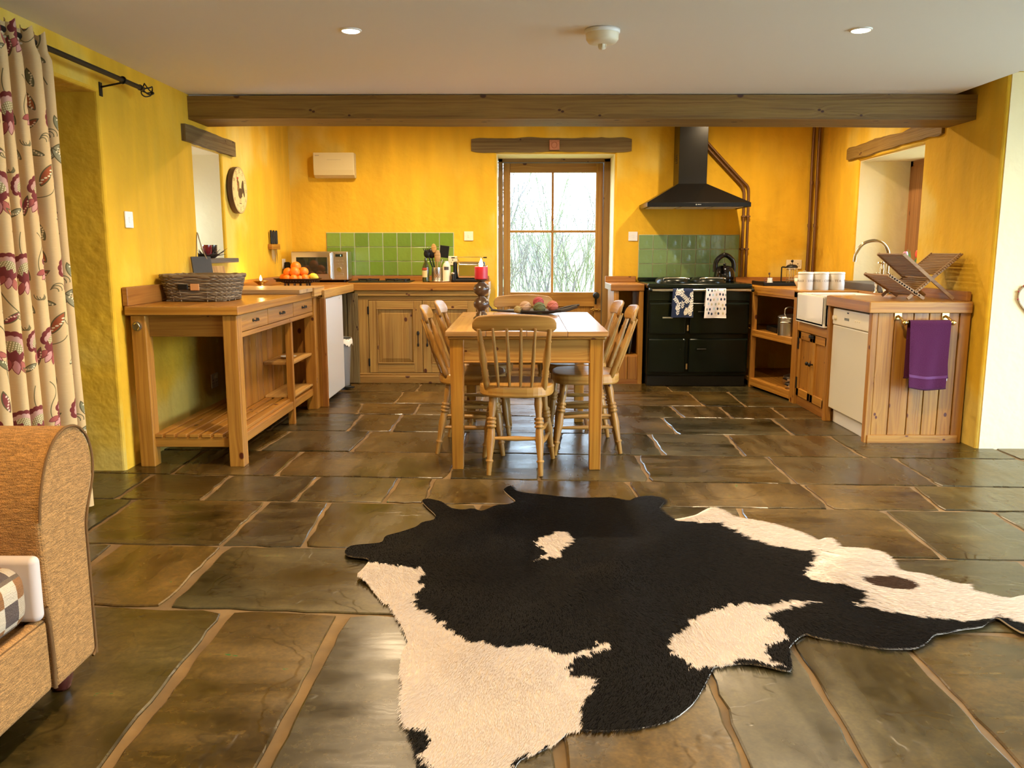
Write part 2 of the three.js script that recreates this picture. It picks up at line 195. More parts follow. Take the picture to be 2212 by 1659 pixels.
P(w1, 'casement_stile', wb(3.205, 3.262, 0.98, 1.88, -7.045, -6.84, 0.006, 1), wood(0.42, 0.2, 0.07, 0.45));
windowX('window_2', 'small window in the left wall recess', -2.72, -6.2, -5.66, 1.14, 1.56, 0);
struct('trim_5', flat(plainBox(-2.77, -2.68, 1.56, 1.9, -6.22, -5.64), 2, 1), wallMat).userData.label = 'unseen panel added above the small left window to shade its recess';  // added panel, out of sight, shrinks the window to dim the recess top
windowX('door_2', 'glazed garden doors along the far right wall', 3.95, -4.65, 0.4, 0.0, 2.06, 4);
{ const d = structure('door_3', 'boarded door behind the curtain'); for (let i = 0; i < 15; i++) P(d, 'plank', wb(-2.76, -2.72, 0, 2.0, -4.43 + i * 0.149, -4.283 + i * 0.149), OAK); }
// pale linings of the openings; on the pier daylight is put into the colour
const PALE_DAYLIT = S({ color: col(0.82, 0.68, 0.39), bumpMap: plasterBump, bumpScale: 0.012, roughness: 0.9 });
function flat(g, a, b) { const p = g.attributes.position; for (let i = 0; i < p.count; i++) g.attributes.uv.setXY(i, p.getComponent(i, a), p.getComponent(i, b)); return g; }
struct('trim_8', [flat(plainBox(2.8, 3.21, 0.94, 1.92, -7.11, -7.094), 0, 1), flat(plainBox(2.8, 3.21, 0.94, 1.92, -5.966, -5.95), 0, 1), flat(plainBox(2.8, 3.21, 1.918, 1.935, -7.1, -5.96), 0, 2)], PALE_DAYLIT).userData.label = 'pale plaster lining of the right window recess';
struct('trim_9', [flat(plainBox(-0.24, -0.223, 0, 2.08, -8.38, -8.02), 2, 1), flat(plainBox(0.873, 0.89, 0, 2.08, -8.38, -8.02), 2, 1), flat(plainBox(-0.23, 0.88, 2.08, 2.095, -8.38, -8.02), 0, 2)], PALE_DAYLIT).userData.label = 'pale plaster lining of the back door opening';
struct('trim_10', [flat(plainBox(-2.69, -2.19, 1.14, 1.88, -6.21, -6.194), 0, 1), flat(plainBox(-2.69, -2.19, 1.88, 1.895, -6.2, -5.66), 0, 2)], PALE_DAYLIT).userData.label = 'pale plaster lining of the left window recess';
struct('trim_11', flat(plainBox(2.8, 3.74, -0.004, 2.2, -5.012, -4.994), 0, 1), PALE_DAYLIT).userData.label = 'wall reveal beside the garden doors, daylight put into its pale colour';
// slate sills
const SLATE = S({ color: col(0.07, 0.065, 0.06), roughness: 0.5, bumpMap: stoneBump, bumpScale: 0.004 });
struct('trim_6', bx(2.66, 3.21, 0.885, 0.945, -7.12, -5.94, 0.006), SLATE).userData.label = 'dark slate sill of the right window';
struct('trim_7', bx(-2.7, -2.09, 1.11, 1.142, -6.23, -5.64, 0.006), SLATE).userData.label = 'dark slate sill of the left window';
// ---------- outside: grass bank and bare winter shrubs ----------
{
  const g = new THREE.PlaneGeometry(60, 40, 60, 40).rotateX(-Math.PI / 2).translate(0, -0.15, -28), p = g.attributes.position;
  for (let i = 0; i < p.count; i++) p.setY(i, -0.15 + Math.max(0, -p.getZ(i) - 12) * 0.06 + 0.1 * noise(p.getX(i), p.getZ(i) + 99, 512, 512, 3)); g.computeVertexNormals();
  const gm = struct('ground', g, S({ color: col(0.16, 0.2, 0.08), roughness: 1 })); gm.userData.label = 'rough grass bank outside';
  struct('ground_side', plainBox(4.2, 24, -0.3, -0.12, -14, 8), S({ color: col(0.34, 0.34, 0.28), roughness: 1 }));
  const twigs = [S({ color: col(0.13, 0.115, 0.085), roughness: 0.9 }), S({ color: col(0.125, 0.11, 0.11), roughness: 0.9 }), S({ color: col(0.13, 0.14, 0.07), roughness: 0.9 })];
  const spots = [[-0.7, -11.5, 2.2], [0.15, -11.2, 1.9], [0.9, -11.6, 2.3], [1.6, -12.4, 2.6], [-1.1, -13.5, 3.0], [0.3, -13.2, 3.2], [1.1, -14.2, 3.6], [-0.4, -15, 3.6], [1.9, -15.5, 4]];
  spots.forEach(([x, z, h], k) => {
    const q = rng(70 + k), list = [], grow = (a, dir, len, r, lv) => { const b = a.clone().addScaledVector(dir, len); b.x += (q() - 0.5) * 0.1 * len; list.push(rod(a, b, r, r * 0.6, 4)); if (lv > 0) { const n = 3 + Math.floor(q() * 2); for (let i = 0; i < n; i++) { const d2 = dir.clone().add(V(q() - 0.5, (q() - 0.35) * 0.9, q() - 0.5).multiplyScalar(1.15)).normalize(); grow(a.clone().lerp(b, 0.35 + 0.65 * q()), d2, len * (0.5 + 0.3 * q()), r * 0.55, lv - 1); } } };
    for (let i = 0; i < 7; i++) grow(V(x + (q() - 0.5) * 0.7, -0.15, z + (q() - 0.5) * 0.5), V((q() - 0.5) * 0.6, 1, (q() - 0.5) * 0.4).normalize(), h * 0.5 * (0.7 + 0.5 * q()), 0.014, 3);
    const o = solo('bare_shrub', list, twigs[k % 3], ['bare brown winter shrub beyond the back door, low left pane', 'bare grey winter shrub beyond the back door, behind the middle bar', 'bare greenish winter shrub beyond the back door, low right pane', 'bare winter shrub at the right edge of the door glass', 'taller bare shrub at the left edge of the door glass', 'tall bare shrub rising behind the middle of the door glass', 'tallest pale bare shrub in the upper right pane', 'tall bare shrub in the upper left pane', 'far bare shrub at the right of the upper panes'][k], 'shrub', 'winter shrubs outside');
  });
}
// ---------- ceiling fittings ----------
const GLOW = S({ color: col(1, 0.9, 0.7), emissive: col(1, 0.86, 0.6), emissiveIntensity: 20 });
function downlight(x, y, z, cd, label) {
  const t = thing('downlight', label, 'light', 'ceiling downlights');
  P(t, 'bezel', lathe([[0.034, 0.012], [0.036, 0], [0.042, -0.006], [0.048, -0.002], [0.05, 0.012]], 28).translate(x, y, z), WHITE);
  P(t, 'lamp', new THREE.CylinderGeometry(0.034, 0.036, 0.006, 24).translate(x, y - 0.004, z), GLOW);
  rebase(t);
  const l = new THREE.SpotLight(LAMP, cd, 0, 1.5, 0.6, 2); l.position.set(x, y - 0.016, z); l.target.position.set(x, 0, z); l.castShadow = true; l.shadow.radius = 1.7; l.name = 'downlight_beam'; scene.add(l, l.target);
}
downlight(-0.77, 2.181, -3.966, LAMP_CD, 'lit round downlight in the ceiling on the left'); downlight(1.49, 2.154, -3.87, LAMP_CD, 'lit round downlight in the ceiling on the right');
downlight(-0.77, 2.181, -1.5, LAMP_CD * 0.7, 'lit downlight overhead at the left, nearest the sofa'); downlight(1.49, 2.154, -1.5, LAMP_CD * 0.7, 'lit downlight overhead at the right, nearest the camera');
for (const [x, l] of [[-1.1, 'kitchen downlight over the left worktop'], [0.4, 'kitchen downlight in front of the back door'], [1.85, 'kitchen downlight in front of the cooker hood']]) downlight(x, 2.494, -6.85, LAMP_CD_KITCHEN, l);
{
  const t = thing('smoke_alarm', 'round cream smoke alarm on the ceiling between the downlights', 'alarm');
  P(t, 'housing', lathe([[0, -0.052], [0.04, -0.05], [0.062, -0.044], [0.072, -0.03], [0.074, 0], [0.07, 0.004], [0, 0.004]], 32).translate(0.362, 2.157, -3.92), CREAM);
  P(t, 'sensor', [lathe([[0, -0.074], [0.014, -0.07], [0.017, -0.05], [0.017, -0.04]], 16).translate(0.362, 2.157, -3.92), ...[0, 1, 2, 3, 4, 5].map((i) => bx(-0.002, 0.002, -0.066, -0.05, 0.016, 0.019, 0.001).rotateY(i).translate(0.362, 2.157, -3.92))], CREAM);
  P(t, 'base_ring', lathe([[0.074, -0.006], [0.079, 0], [0.079, 0.014], [0, 0.014]], 32).translate(0.362, 2.157, -3.92), WHITE); rebase(t);
}
// ---------- switches and sockets ----------
function plate(cx, cy, cz, w, h, axis, label, cat, kind, mat = WHITE) {
  const t = thing(cat === 'switch' ? 'light_switch' : 'wall_socket', label, cat), n = [];
  P(t, 'face_plate', bx(-w / 2, w / 2, -h / 2, h / 2, 0, 0.009, 0.003), mat);
  if (kind === 'rocker') P(t, 'rocker', bx(-0.009, 0.009, -0.016, 0.016, 0.006, 0.013, 0.003).rotateX(0.06), mat);
  if (kind === 'socket') for (const s of w > 0.1 ? [-1, 1] : [0]) { P(t, 'pin_holes', [bx(-0.004, 0.004, 0.004, 0.014, 0.006, 0.0094, 0.0005), bx(-0.017, -0.008, -0.014, -0.009, 0.006, 0.0094, 0.0005), bx(0.008, 0.017, -0.014, -0.009, 0.006, 0.0094, 0.0005)].map((g) => g.translate(s * 0.036, -0.004, 0)), BLACK); P(t, 'rocker', bx(-0.006, 0.006, -0.009, 0.009, 0.006, 0.013, 0.002).translate(s * 0.016 + 0.0, 0.024, 0), mat); }
  for (const s of [-1, 1]) P(t, 'screw', rod(V(s * (w / 2 - 0.012), 0, 0.008), V(s * (w / 2 - 0.012), 0, 0.0098), 0.003, 0.003, 8), STEEL);
  t.rotation.y = axis === 'L' ? Math.PI / 2 : axis === 'R' ? -Math.PI / 2 : 0; t.position.set(cx, cy, cz); return t;
}
plate(XL + 0.001, 1.365, -4.665, 0.09, 0.09, 'L', 'white double light switch on the left wall beside the curtain alcove', 'switch', 'rocker');
plate(-0.493, 1.33, ZB + 0.001, 0.086, 0.086, 'B', 'cream switch plate left of the back door', 'switch', 'rocker', CREAM);
plate(1.058, 1.327, ZB + 0.001, 0.086, 0.086, 'B', 'white switch plate beside the tiles behind the cooker', 'switch', 'rocker');
plate(-0.645, 1.10, ZB + 0.012, 0.086, 0.086, 'B', 'cream socket behind the utensil pot', 'socket', 'socket', CREAM);
plate(2.585, 1.065, ZB + 0.001, 0.146, 0.086, 'B', 'cream double socket behind the coffee press', 'socket', 'socket', CREAM);
plate(XL + 0.001, 1.075, -7.67, 0.09, 0.09, 'L', 'white socket on the left wall beside the microwave', 'socket', 'socket');
plate(XL + 0.001, 0.29, -5.8, 0.12, 0.1, 'L', 'white socket low on the wall under the work table', 'socket', 'socket');
{ // wall box
  const t = thing('wall_heater', 'cream rectangular casing high on the back wall', 'heater');
  P(t, 'casing', extr([[0, 1.862], [0.06, 1.862], [0.1, 1.885], [0.108, 1.93], [0.108, 2.085], [0, 2.085]], 0.366, 0.006).rotateY(-Math.PI / 2).translate(-1.546, 0, ZB), S({ color: col(0.62, 0.52, 0.27), roughness: 0.5 }));
  P(t, 'badge', plainBox(-1.9, -1.86, 2.055, 2.064, ZB + 0.106, ZB + 0.1092), S({ color: col(0.4, 0.33, 0.2), roughness: 0.6 })); P(t, 'seam', plainBox(-1.79, -1.66, 2.02, 2.023, ZB + 0.106, ZB + 0.1088), S({ color: col(0.4, 0.33, 0.2), roughness: 0.6 })); rebase(t);
}
// ================= left side =================
function pull(parent, x, y, z, turn) { // cast iron drawer pull
  const g = [tube([[-0.035, 0, 0], [-0.02, -0.004, 0.018], [0, 0.002, 0.022], [0.02, -0.004, 0.018], [0.035, 0, 0]], 0.0045, 16, 6), ball(0.010, -0.035, 0, 0.003, 1, 1, 0.5, 10), ball(0.010, 0.035, 0, 0.003, 1, 1, 0.5, 10), ball(0.008, 0, 0.004, 0.022, 1.5, 1, 0.7, 10)];
  return P(parent, 'handle', g.map((k) => k.rotateY(turn).translate(x, y, z)), IRON, 'small black iron handle');
}
{ // work table
  const t = thing('work_table', 'pine work table with three drawers and slatted shelf along the left wall', 'table');
  P(t, 'table_top', wb(-2.15, -1.53, 0.848, 0.898, -6.31, -4.5, 0.006), HONEY);
  P(t, 'upstand', wb(-2.165, -2.135, 0.898, 1.0, -6.31, -4.52, 0.004), PINE_RED);
  for (const [x, z] of [[-2.085, -4.555], [-1.585, -4.555], [-1.585, -6.265], [-2.085, -6.265]]) {
    const g = new RoundedBoxGeometry(0.082, 0.848, 0.082, 2, 0.006), p = g.attributes.position; for (let i = 0; i < p.count; i++) { const k = p.getY(i) < 0.2 ? 1 : 1; p.setX(i, p.getX(i) * k); }
    P(t, 'leg', grain(g.translate(x, 0.424, z), 1), PINE);
  }
  P(t, 'end_apron', wb(-2.045, -1.62, 0.728, 0.848, -4.58, -4.555), PINE2); P(t, 'back_apron', wb(-2.1, -2.08, 0.728, 0.848, -6.25, -4.6), PINE2);
  P(t, 'drawer_rail', wb(-1.6, -1.558, 0.715, 0.745, -6.25, -4.59), PINE);
  for (const [a, b] of [[-5.11, -4.6], [-5.69, -5.116], [-6.22, -5.696]]) { const d = P(t, 'drawer', wb(-1.62, -1.556, 0.748, 0.845, a, b, 0.003), PINE); pull(d, -1.556, 0.798, (a + b) / 2, Math.PI / 2); }
  P(t, 'mid_post', wb(-1.615, -1.57, 0.0, 0.715, -5.71, -5.67), PINE);
  P(t, 'shelf_rail', wb(-2.05, -1.62, 0.108, 0.162, -4.58, -4.54), PINE); P(t, 'shelf_rail', wb(-1.62, -1.575, 0.108, 0.162, -6.25, -4.59), PINE);
  for (let i = 0; i < 7; i++) P(t, 'slat', wb(-2.055 + i * 0.068, -2.005 + i * 0.068, 0.163, 0.183, -6.26, -4.535, 0.003), PINE);
  for (let i = 0; i < 9; i++) P(t, 'back_board', wb(-1.80, -1.782, 0.183, 0.84, -5.2 - i * 0.122, -5.2 - (i + 1) * 0.122 + 0.005, 0.003), i % 2 ? PINE2 : HONEY);
  P(t, 'cubby_shelf', wb(-1.78, -1.575, 0.415, 0.435, -6.23, -5.7), PINE_PALE); P(t, 'cubby_shelf', wb(-1.78, -1.575, 0.183, 0.2, -6.23, -5.7), PINE_PALE);
  P(t, 'fixing_plate', [rod(V(-2.09, 0.79, -4.514), V(-2.09, 0.79, -4.508), 0.026, 0.026, 20), tube([[-2.105, 0.80, -4.51], [-2.085, 0.81, -4.495], [-2.07, 0.79, -4.495], [-2.085, 0.77, -4.508]], 0.004, 16, 6)], STEEL, 'round steel bottle opener'); rebase(t);
  const s = solo('saucer', lathe([[0, 0.004], [0.03, 0.004], [0.055, 0.016], [0.056, 0.018], [0.03, 0.008], [0, 0.008]], 24).translate(-1.66, 0.434, -5.9), WHITE, 'white saucer on the small shelf of the work table', 'saucer');
  const b = thing('chopping_board', 'pale beech worktop saver board with a front lip on the work table', 'board');
  P(b, 'board', wb(-2.12, -1.52, 0.899, 0.929, -6.42, -5.74, 0.004, 0), BEECH); P(b, 'lip', wb(-1.529, -1.508, 0.862, 0.929, -6.42, -6.1, 0.003), PINE_PALE); rebase(b);
}
{ // wicker basket
  const t = thing('wicker_basket', 'grey-brown shallow wicker basket on the left work table', 'basket'), wk = [S({ color: col(0.1, 0.068, 0.036), roughness: 0.8 }), S({ color: col(0.165, 0.115, 0.062), roughness: 0.8 }), S({ color: col(0.24, 0.185, 0.12), roughness: 0.8 })];
  const cx = -1.925, cz = -5.08, hw = 0.21, hd = 0.19, path = (k, wob, y, f) => { const pts = [], n = 44; for (let i = 0; i < n; i++) { const a = i / n * 2 * Math.PI, c = Math.cos(a), s = Math.sin(a), q = (v) => Math.sign(v) * Math.pow(Math.abs(v), 0.45), o = 1 + wob * Math.cos(i * Math.PI); pts.push(V(cx + q(c) * hw * f * o, y + 0.002 * Math.sin(i * 2.3 + k), cz + q(s) * hd * f * o)); } return pts; };
  for (let m = 0; m < 3; m++) { const list = []; for (let k = m; k < 15; k += 3) list.push(tube(path(k, k % 2 ? 0.022 : -0.022, 0.908 + k * 0.0088, 0.88 + k * 0.009), 0.0052, 120, 5, true)); P(t, 'woven_side', list, wk[m]); }
  P(t, 'rim', [tube(path(1, 0.02, 1.043, 1.02), 0.009, 130, 6, true), tube(path(2, -0.02, 1.05, 1.03), 0.009, 130, 6, true)], wk[1]);
  P(t, 'base', plainBox(cx - 0.17, cx + 0.17, 0.9, 0.908, cz - 0.16, cz + 0.16), wk[0]);
  for (const p of path(0, 0, 0, 1).filter((_, i) => i % 2 === 0)) P(t, 'stake', rod(V(cx + (p.x - cx) * 0.88, 0.9, cz + (p.z - cz) * 0.88), V(p.x, 1.05, p.z), 0.004, 0.004, 5), wk[2]);
  P(t, 'handle_hole', bx(-0.03, 0.03, -0.016, 0.016, -0.006, 0.008, 0.004).translate(cx - 0.055, 0.985, cz + hd * 0.985), BLACK); P(t, 'leather_tag', bx(-0.026, 0.026, -0.02, 0.02, -0.004, 0.006, 0.003).translate(cx + 0.015, 0.985, cz + hd * 0.99), S({ color: col(0.5, 0.24, 0.09), roughness: 0.6 }), 'tan leather tag'); rebase(t);
}
{ // things leaning on the left wall
  const t = thing('slate_board', 'dark slate board with a cord loop leaning on the left wall behind the basket', 'board');
  const sl = P(t, 'slate', bx(-0.07, 0.07, 0, 0.17, -0.006, 0.006, 0.002).rotateX(-0.2).rotateY(0.9).translate(-2.08, 0.99, -5.5), S({ color: col(0.05, 0.047, 0.042), roughness: 0.65 }));
  P(t, 'slate', bx(-0.07, 0.07, 0, 0.10, -0.006, 0.006, 0.002).rotateX(-0.2).rotateY(0.9).translate(-2.06, 0.899, -5.48), S({ color: col(0.05, 0.047, 0.042), roughness: 0.65 }));
  P(t, 'cord', tube([[-2.13, 1.12, -5.5], [-2.13, 1.2, -5.52], [-2.12, 1.31, -5.52], [-2.1, 1.27, -5.5], [-2.09, 1.2, -5.52], [-2.07, 1.12, -5.56]], 0.0035, 40, 6), S({ color: col(0.3, 0.22, 0.12), roughness: 0.8 })); rebase(t);
  const c = solo('bread_board', wb(-0.09, 0.09, 0, 0.2, -0.009, 0.009, 0.006).rotateX(-0.24).rotateY(0.95).translate(-2.04, 0.899, -5.62), PINE_PALE, 'pale wooden board leaning behind the wicker basket', 'board');
}
{ // in the left window
  const t = thing('tealight_bowl', 'dark spiky bowl of glass tealight holders on the left window sill', 'bowl');
  const q = rng(44), list = []; for (let i = 0; i < 60; i++) { const a = q() * 6.28, r = 0.03 + 0.05 * q(); list.push(rod(V(-2.2 + Math.cos(a) * r * 0.6, 1.15 + 0.01 * q(), -5.9 + Math.sin(a) * r * 0.6), V(-2.2 + Math.cos(a) * r * 1.7, 1.17 + 0.05 * q(), -5.9 + Math.sin(a) * r * 1.7), 0.004, 0.001, 4)); }
  P(t, 'twig_ring', list, S({ color: col(0.06, 0.04, 0.02), roughness: 0.8 })); P(t, 'bowl', lathe([[0, 0], [0.05, 0.002], [0.085, 0.03], [0.08, 0.032], [0.045, 0.008], [0, 0.006]], 24).translate(-2.2, 1.142, -5.9), S({ color: col(0.05, 0.03, 0.02), roughness: 0.5 }));
  for (const [dx, dz, c] of [[0.02, 0.05, [0.2, 0.01, 0.02]], [0.02, -0.05, [0.03, 0.02, 0.02]]]) P(t, 'glass_cup', lathe([[0, 0], [0.028, 0], [0.032, 0.07], [0.029, 0.07], [0.025, 0.006], [0, 0.006]], 20).translate(-2.2 + dx, 1.165, -5.9 + dz), PH({ color: col(...c), roughness: 0.08, clearcoat: 1 })); rebase(t);
}
const FLAME = S({ color: col(1, 0.7, 0.3), emissive: col(1, 0.62, 0.22), emissiveIntensity: 22 });
function flame(parent, x, y, z, s) { P(parent, 'flame', lathe([[0, 0], [0.006 * s, 0.006 * s], [0.007 * s, 0.012 * s], [0.004 * s, 0.022 * s], [0, 0.032 * s]], 12).translate(x, y, z), FLAME); const l = new THREE.PointLight(col(1, 0.6, 0.25), 0.16, 0, 2); l.position.set(x, y + 0.014 * s, z); l.shadow.radius = 0.4; l.castShadow = true; l.name = 'candle_glow'; scene.add(l); }
{
  const t = thing('tealight_holder', 'small brass footed dish with a lit tealight on the left worktop', 'candle holder'), x = -2.02, z = -6.5, y = 0.929 - 0.03;
  P(t, 'dish', lathe([[0, 0], [0.042, 0], [0.045, 0.006], [0.03, 0.02], [0.018, 0.032], [0.03, 0.042], [0.058, 0.062], [0.06, 0.066], [0.054, 0.064], [0.026, 0.048], [0, 0.046]], 28).translate(x, y, z), BRASS);
  P(t, 'tealight', lathe([[0, 0.046], [0.019, 0.046], [0.019, 0.06], [0, 0.058]], 20).translate(x, y, z), WHITE); flame(t, x, y + 0.062, z, 1.5); rebase(t);
}
{ // wall clock
  const t = thing('wall_clock', 'round cream wall clock with a painted cockerel on the left wall', 'clock');
  const face = canvasTexture(512, 512, (c) => {
    c.fillStyle = '#d9c488'; c.fillRect(0, 0, 512, 512); c.strokeStyle = '#7a5a2a'; c.lineWidth = 5; c.beginPath(); c.arc(256, 256, 246, 0, 7); c.stroke(); c.lineWidth = 2; c.beginPath(); c.arc(256, 256, 190, 0, 7); c.stroke();
    c.fillStyle = '#4a3418'; c.font = 'bold 50px serif'; c.textAlign = 'center'; c.textBaseline = 'middle'; for (let i = 1; i <= 12; i++) { const a = i / 6 * Math.PI; c.fillText(String(i), 256 + 216 * Math.sin(a), 256 - 216 * Math.cos(a)); }
    // cockerel
    c.fillStyle = '#4d3a1c'; c.beginPath(); c.ellipse(262, 290, 72, 58, -0.3, 0, 7); c.fill(); c.beginPath(); c.ellipse(350, 215, 40, 82, 0.35, 0, 7); c.fill(); c.fillStyle = '#3a2c16'; c.beginPath(); c.ellipse(385, 260, 26, 70, -0.3, 0, 7); c.fill();
    c.fillStyle = '#7d5a26'; c.beginPath(); c.ellipse(205, 215, 30, 64, 0.35, 0, 7); c.fill(); c.fillStyle = '#6b4a20'; c.beginPath(); c.arc(186, 156, 26, 0, 7); c.fill(); c.fillStyle = '#b3321c'; for (let k = 0; k < 4; k++) { c.beginPath(); c.arc(170 + k * 13, 128 - (k % 2) * 6, 12, 0, 7); c.fill(); } c.beginPath(); c.ellipse(172, 190, 9, 18, 0, 0, 7); c.fill(); c.fillStyle = '#c58a2a'; c.beginPath(); c.moveTo(164, 152); c.lineTo(140, 160); c.lineTo(164, 166); c.fill();
    c.strokeStyle = '#5a4018'; c.lineWidth = 8; for (const x of [246, 280]) { c.beginPath(); c.moveTo(x, 340); c.lineTo(x - 6, 400); c.moveTo(x - 26, 404); c.lineTo(x + 18, 404); c.stroke(); }
    c.strokeStyle = '#2a1c0c'; c.lineWidth = 7; c.beginPath(); c.moveTo(256, 256); c.lineTo(150, 96); c.stroke(); c.lineWidth = 10; c.beginPath(); c.moveTo(256, 256); c.lineTo(330, 330); c.stroke();
  });
  P(t, 'clock_case', new THREE.CylinderGeometry(0.172, 0.172, 0.035, 56).rotateZ(Math.PI / 2).translate(XL + 0.028, 1.645, -6.43), S({ color: col(0.1, 0.05, 0.025), roughness: 0.5 }));
  P(t, 'clock_face', new THREE.CircleGeometry(0.168, 56).rotateY(Math.PI / 2).translate(XL + 0.0465, 1.645, -6.43), S({ map: face, roughness: 0.6 })); rebase(t);
}
{ // knife rack with knives
  const t = solo('knife_rack', wb(XL + 0.002, XL + 0.04, 1.205, 1.25, -7.46, -7.22, 0.004), HONEY, 'small wooden knife rack on the left wall', 'rack');
  for (let i = 0; i < 5; i++) { const z = -7.26 - i * 0.04, k = thing('kitchen_knife', ['first', 'second', 'third', 'fourth', 'last'][i] + ' black-handled knife in the wall rack, counting from the basket side', 'knife', 'knives in the wall rack'); const dz = (i - 2) * 0.004; P(k, 'handle', bx(XL + 0.012, XL + 0.03, 1.25, 1.37 - (i % 2) * 0.012, z - 0.013, z + 0.013, 0.008), BLACK); P(k, 'blade', extr([[-0.012, 0], [0.012, 0], [0.012, -0.1 - 0.02 * (i % 3)], [0.004, -0.15 - 0.012 * i % 0.03], [-0.008, -0.07]], 0.002).rotateY(Math.PI / 2).translate(XL + 0.02, 1.252, z + dz), STEEL); rebase(k); }
}
{ // fridge, worktop, dresser
  const f = thing('fridge', 'white under-counter fridge at the left, facing the room', 'fridge');
  P(f, 'body', bx(-2.06, -1.545, 0.03, 0.835, -6.98, -6.385, 0.006), WHITE); P(f, 'door', bx(-1.54, -1.492, 0.05, 0.832, -6.98, -6.385, 0.008), PH({ color: col(0.74, 0.8, 0.88), roughness: 0.2, clearcoat: 0.4 })); P(f, 'badge', plainBox(-1.4925, -1.4905, 0.805, 0.812, -6.90, -6.86), STEEL); for (const [x, z] of [[-1.6, -6.45], [-1.6, -6.92], [-2.0, -6.45], [-2.0, -6.92]]) P(f, 'foot', rod(V(x, 0.001, z), V(x, 0.035, z), 0.018), BLACK); rebase(f);
  const w = thing('corner_worktop', 'pine worktop running over the fridge into the left back corner', 'worktop');
  P(w, 'top', [wb(-2.16, -1.5, 0.84, 0.898, -7.44, -6.33, 0.006, 2)], PINE2); P(w, 'fascia', wb(-1.52, -1.488, 0.835, 0.9, -7.452, -6.33, 0.004), PINE_PALE); P(w, 'end_board', wb(-2.1, -1.5, 0, 0.84, -6.375, -6.335, 0.004, 1), PINE2); P(w, 'edge_post', wb(-1.53, -1.49, 0, 0.84, -6.376, -6.33, 0.004, 1), PINE_RED); P(w, 'upstand', wb(-2.166, -2.14, 0.898, 0.968, -7.44, -6.33), PINE2);
  for (let i = 0; i < 6; i++) P(w, 'back_plank', wb(-2.05 + i * 0.1, -1.955 + i * 0.1, 0.01, 0.82, -7.46, -7.44, 0.003), OAK_DARK); rebase(w);  // dark oak on these planks paints in the shade under the worktop
  const d = thing('pine_dresser', 'old stripped pine base cupboard with two panelled doors on the back wall', 'cupboard'), zf = -7.48;
  P(d, 'carcase', [wb(-1.47, -0.3, 0.08, 0.84, -7.96, zf - 0.012)], OLDPINE2); P(d, 'cornice', [wb(-1.49, -0.285, 0.79, 0.84, -7.96, zf + 0.012, 0.01), wb(-1.48, -0.293, 0.755, 0.79, -7.96, zf, 0.006)], OLDPINE); P(d, 'plinth', [wb(-1.485, -0.29, 0.0, 0.075, -7.96, zf + 0.018, 0.01), wb(-1.475, -0.297, 0.075, 0.095, -7.96, zf + 0.006, 0.006)], OLDPINE2);
  P(d, 'corner_stile', wb(-1.47, -1.37, 0.09, 0.76, zf - 0.02, zf - 0.001, 0.003), OLDPINE); P(d, 'corner_stile', wb(-0.395, -0.3, 0.09, 0.76, zf - 0.02, zf - 0.001, 0.003), OLDPINE);
  for (const [a, b, s] of [[-1.366, -0.886, 1], [-0.88, -0.4, -1]]) {
    const dr = P(d, 'door', [wb(a, a + 0.075, 0.1, 0.75, zf - 0.02, zf + 0.004, 0.003), wb(b - 0.075, b, 0.1, 0.75, zf - 0.02, zf + 0.004, 0.003), wb(a + 0.075, b - 0.075, 0.68, 0.75, zf - 0.02, zf + 0.004, 0.003), wb(a + 0.075, b - 0.075, 0.1, 0.185, zf - 0.02, zf + 0.004, 0.003)], OLDPINE);
    P(dr, 'raised_panel', (() => { const A = a + 0.07, B = b - 0.07, C = 0.18, D = 0.685, i = 0.05, z0 = zf - 0.012, z1 = zf + 0.0, v = [[A, C, z0], [B, C, z0], [B, D, z0], [A, D, z0], [A + i, C + i, z1], [B - i, C + i, z1], [B - i, D - i, z1], [A + i, D - i, z1]], f = [[0, 1, 5], [0, 5, 4], [1, 2, 6], [1, 6, 5], [2, 3, 7], [2, 7, 6], [3, 0, 4], [3, 4, 7], [4, 5, 6], [4, 6, 7]], pos = f.flat().flatMap((k) => v[k]); const g = new THREE.BufferGeometry(); g.setAttribute('position', new THREE.Float32BufferAttribute(pos, 3)); g.computeVertexNormals(); return grain(g, 1); })(), OLDPINE);
    P(dr, 'panel_moulding', [[a + 0.075, b - 0.075, 0.672, 0.684], [a + 0.075, b - 0.075, 0.181, 0.193]].map(([x0, x1, y0, y1]) => wb(x0, x1, y0, y1, zf - 0.006, zf + 0.01, 0.004)).concat([[a + 0.072, a + 0.084], [b - 0.084, b - 0.072]].map(([x0, x1]) => wb(x0, x1, 0.185, 0.682, zf - 0.006, zf + 0.01, 0.004))), OLDPINE2);
    const hx = s > 0 ? b - 0.038 : a + 0.038; P(dr, 'drop_handle', [ball(0.013, hx, 0.46, zf + 0.008, 1, 1.6, 0.6, 12), rod(V(hx, 0.45, zf + 0.016), V(hx, 0.36, zf + 0.016), 0.004), ball(0.010, hx, 0.355, zf + 0.014, 1, 1.7, 0.8, 12), rod(V(hx, 0.455, zf + 0.003), V(hx, 0.455, zf + 0.018), 0.005)], IRON);
    if (s > 0) for (const y of [0.63, 0.16]) P(dr, 'hinge', bx(a - 0.012, a + 0.004, y, y + 0.07, zf - 0.004, zf + 0.008, 0.003), IRON);
  } rebase(d);
  const bw = thing('back_worktop', 'thick pine worktop with upstand on the back wall, left of the door', 'worktop'); P(bw, 'top', wb(-2.16, -0.285, 0.842, 0.91, -7.985, -7.455, 0.005), PINE2); P(bw, 'upstand', wb(-2.1, -0.3, 0.91, 0.958, -7.99, -7.965, 0.004), PINE_RED); rebase(bw);
  const bn = thing('pedal_bin', 'grey pedal bin with a white liner in the left corner', 'bin');
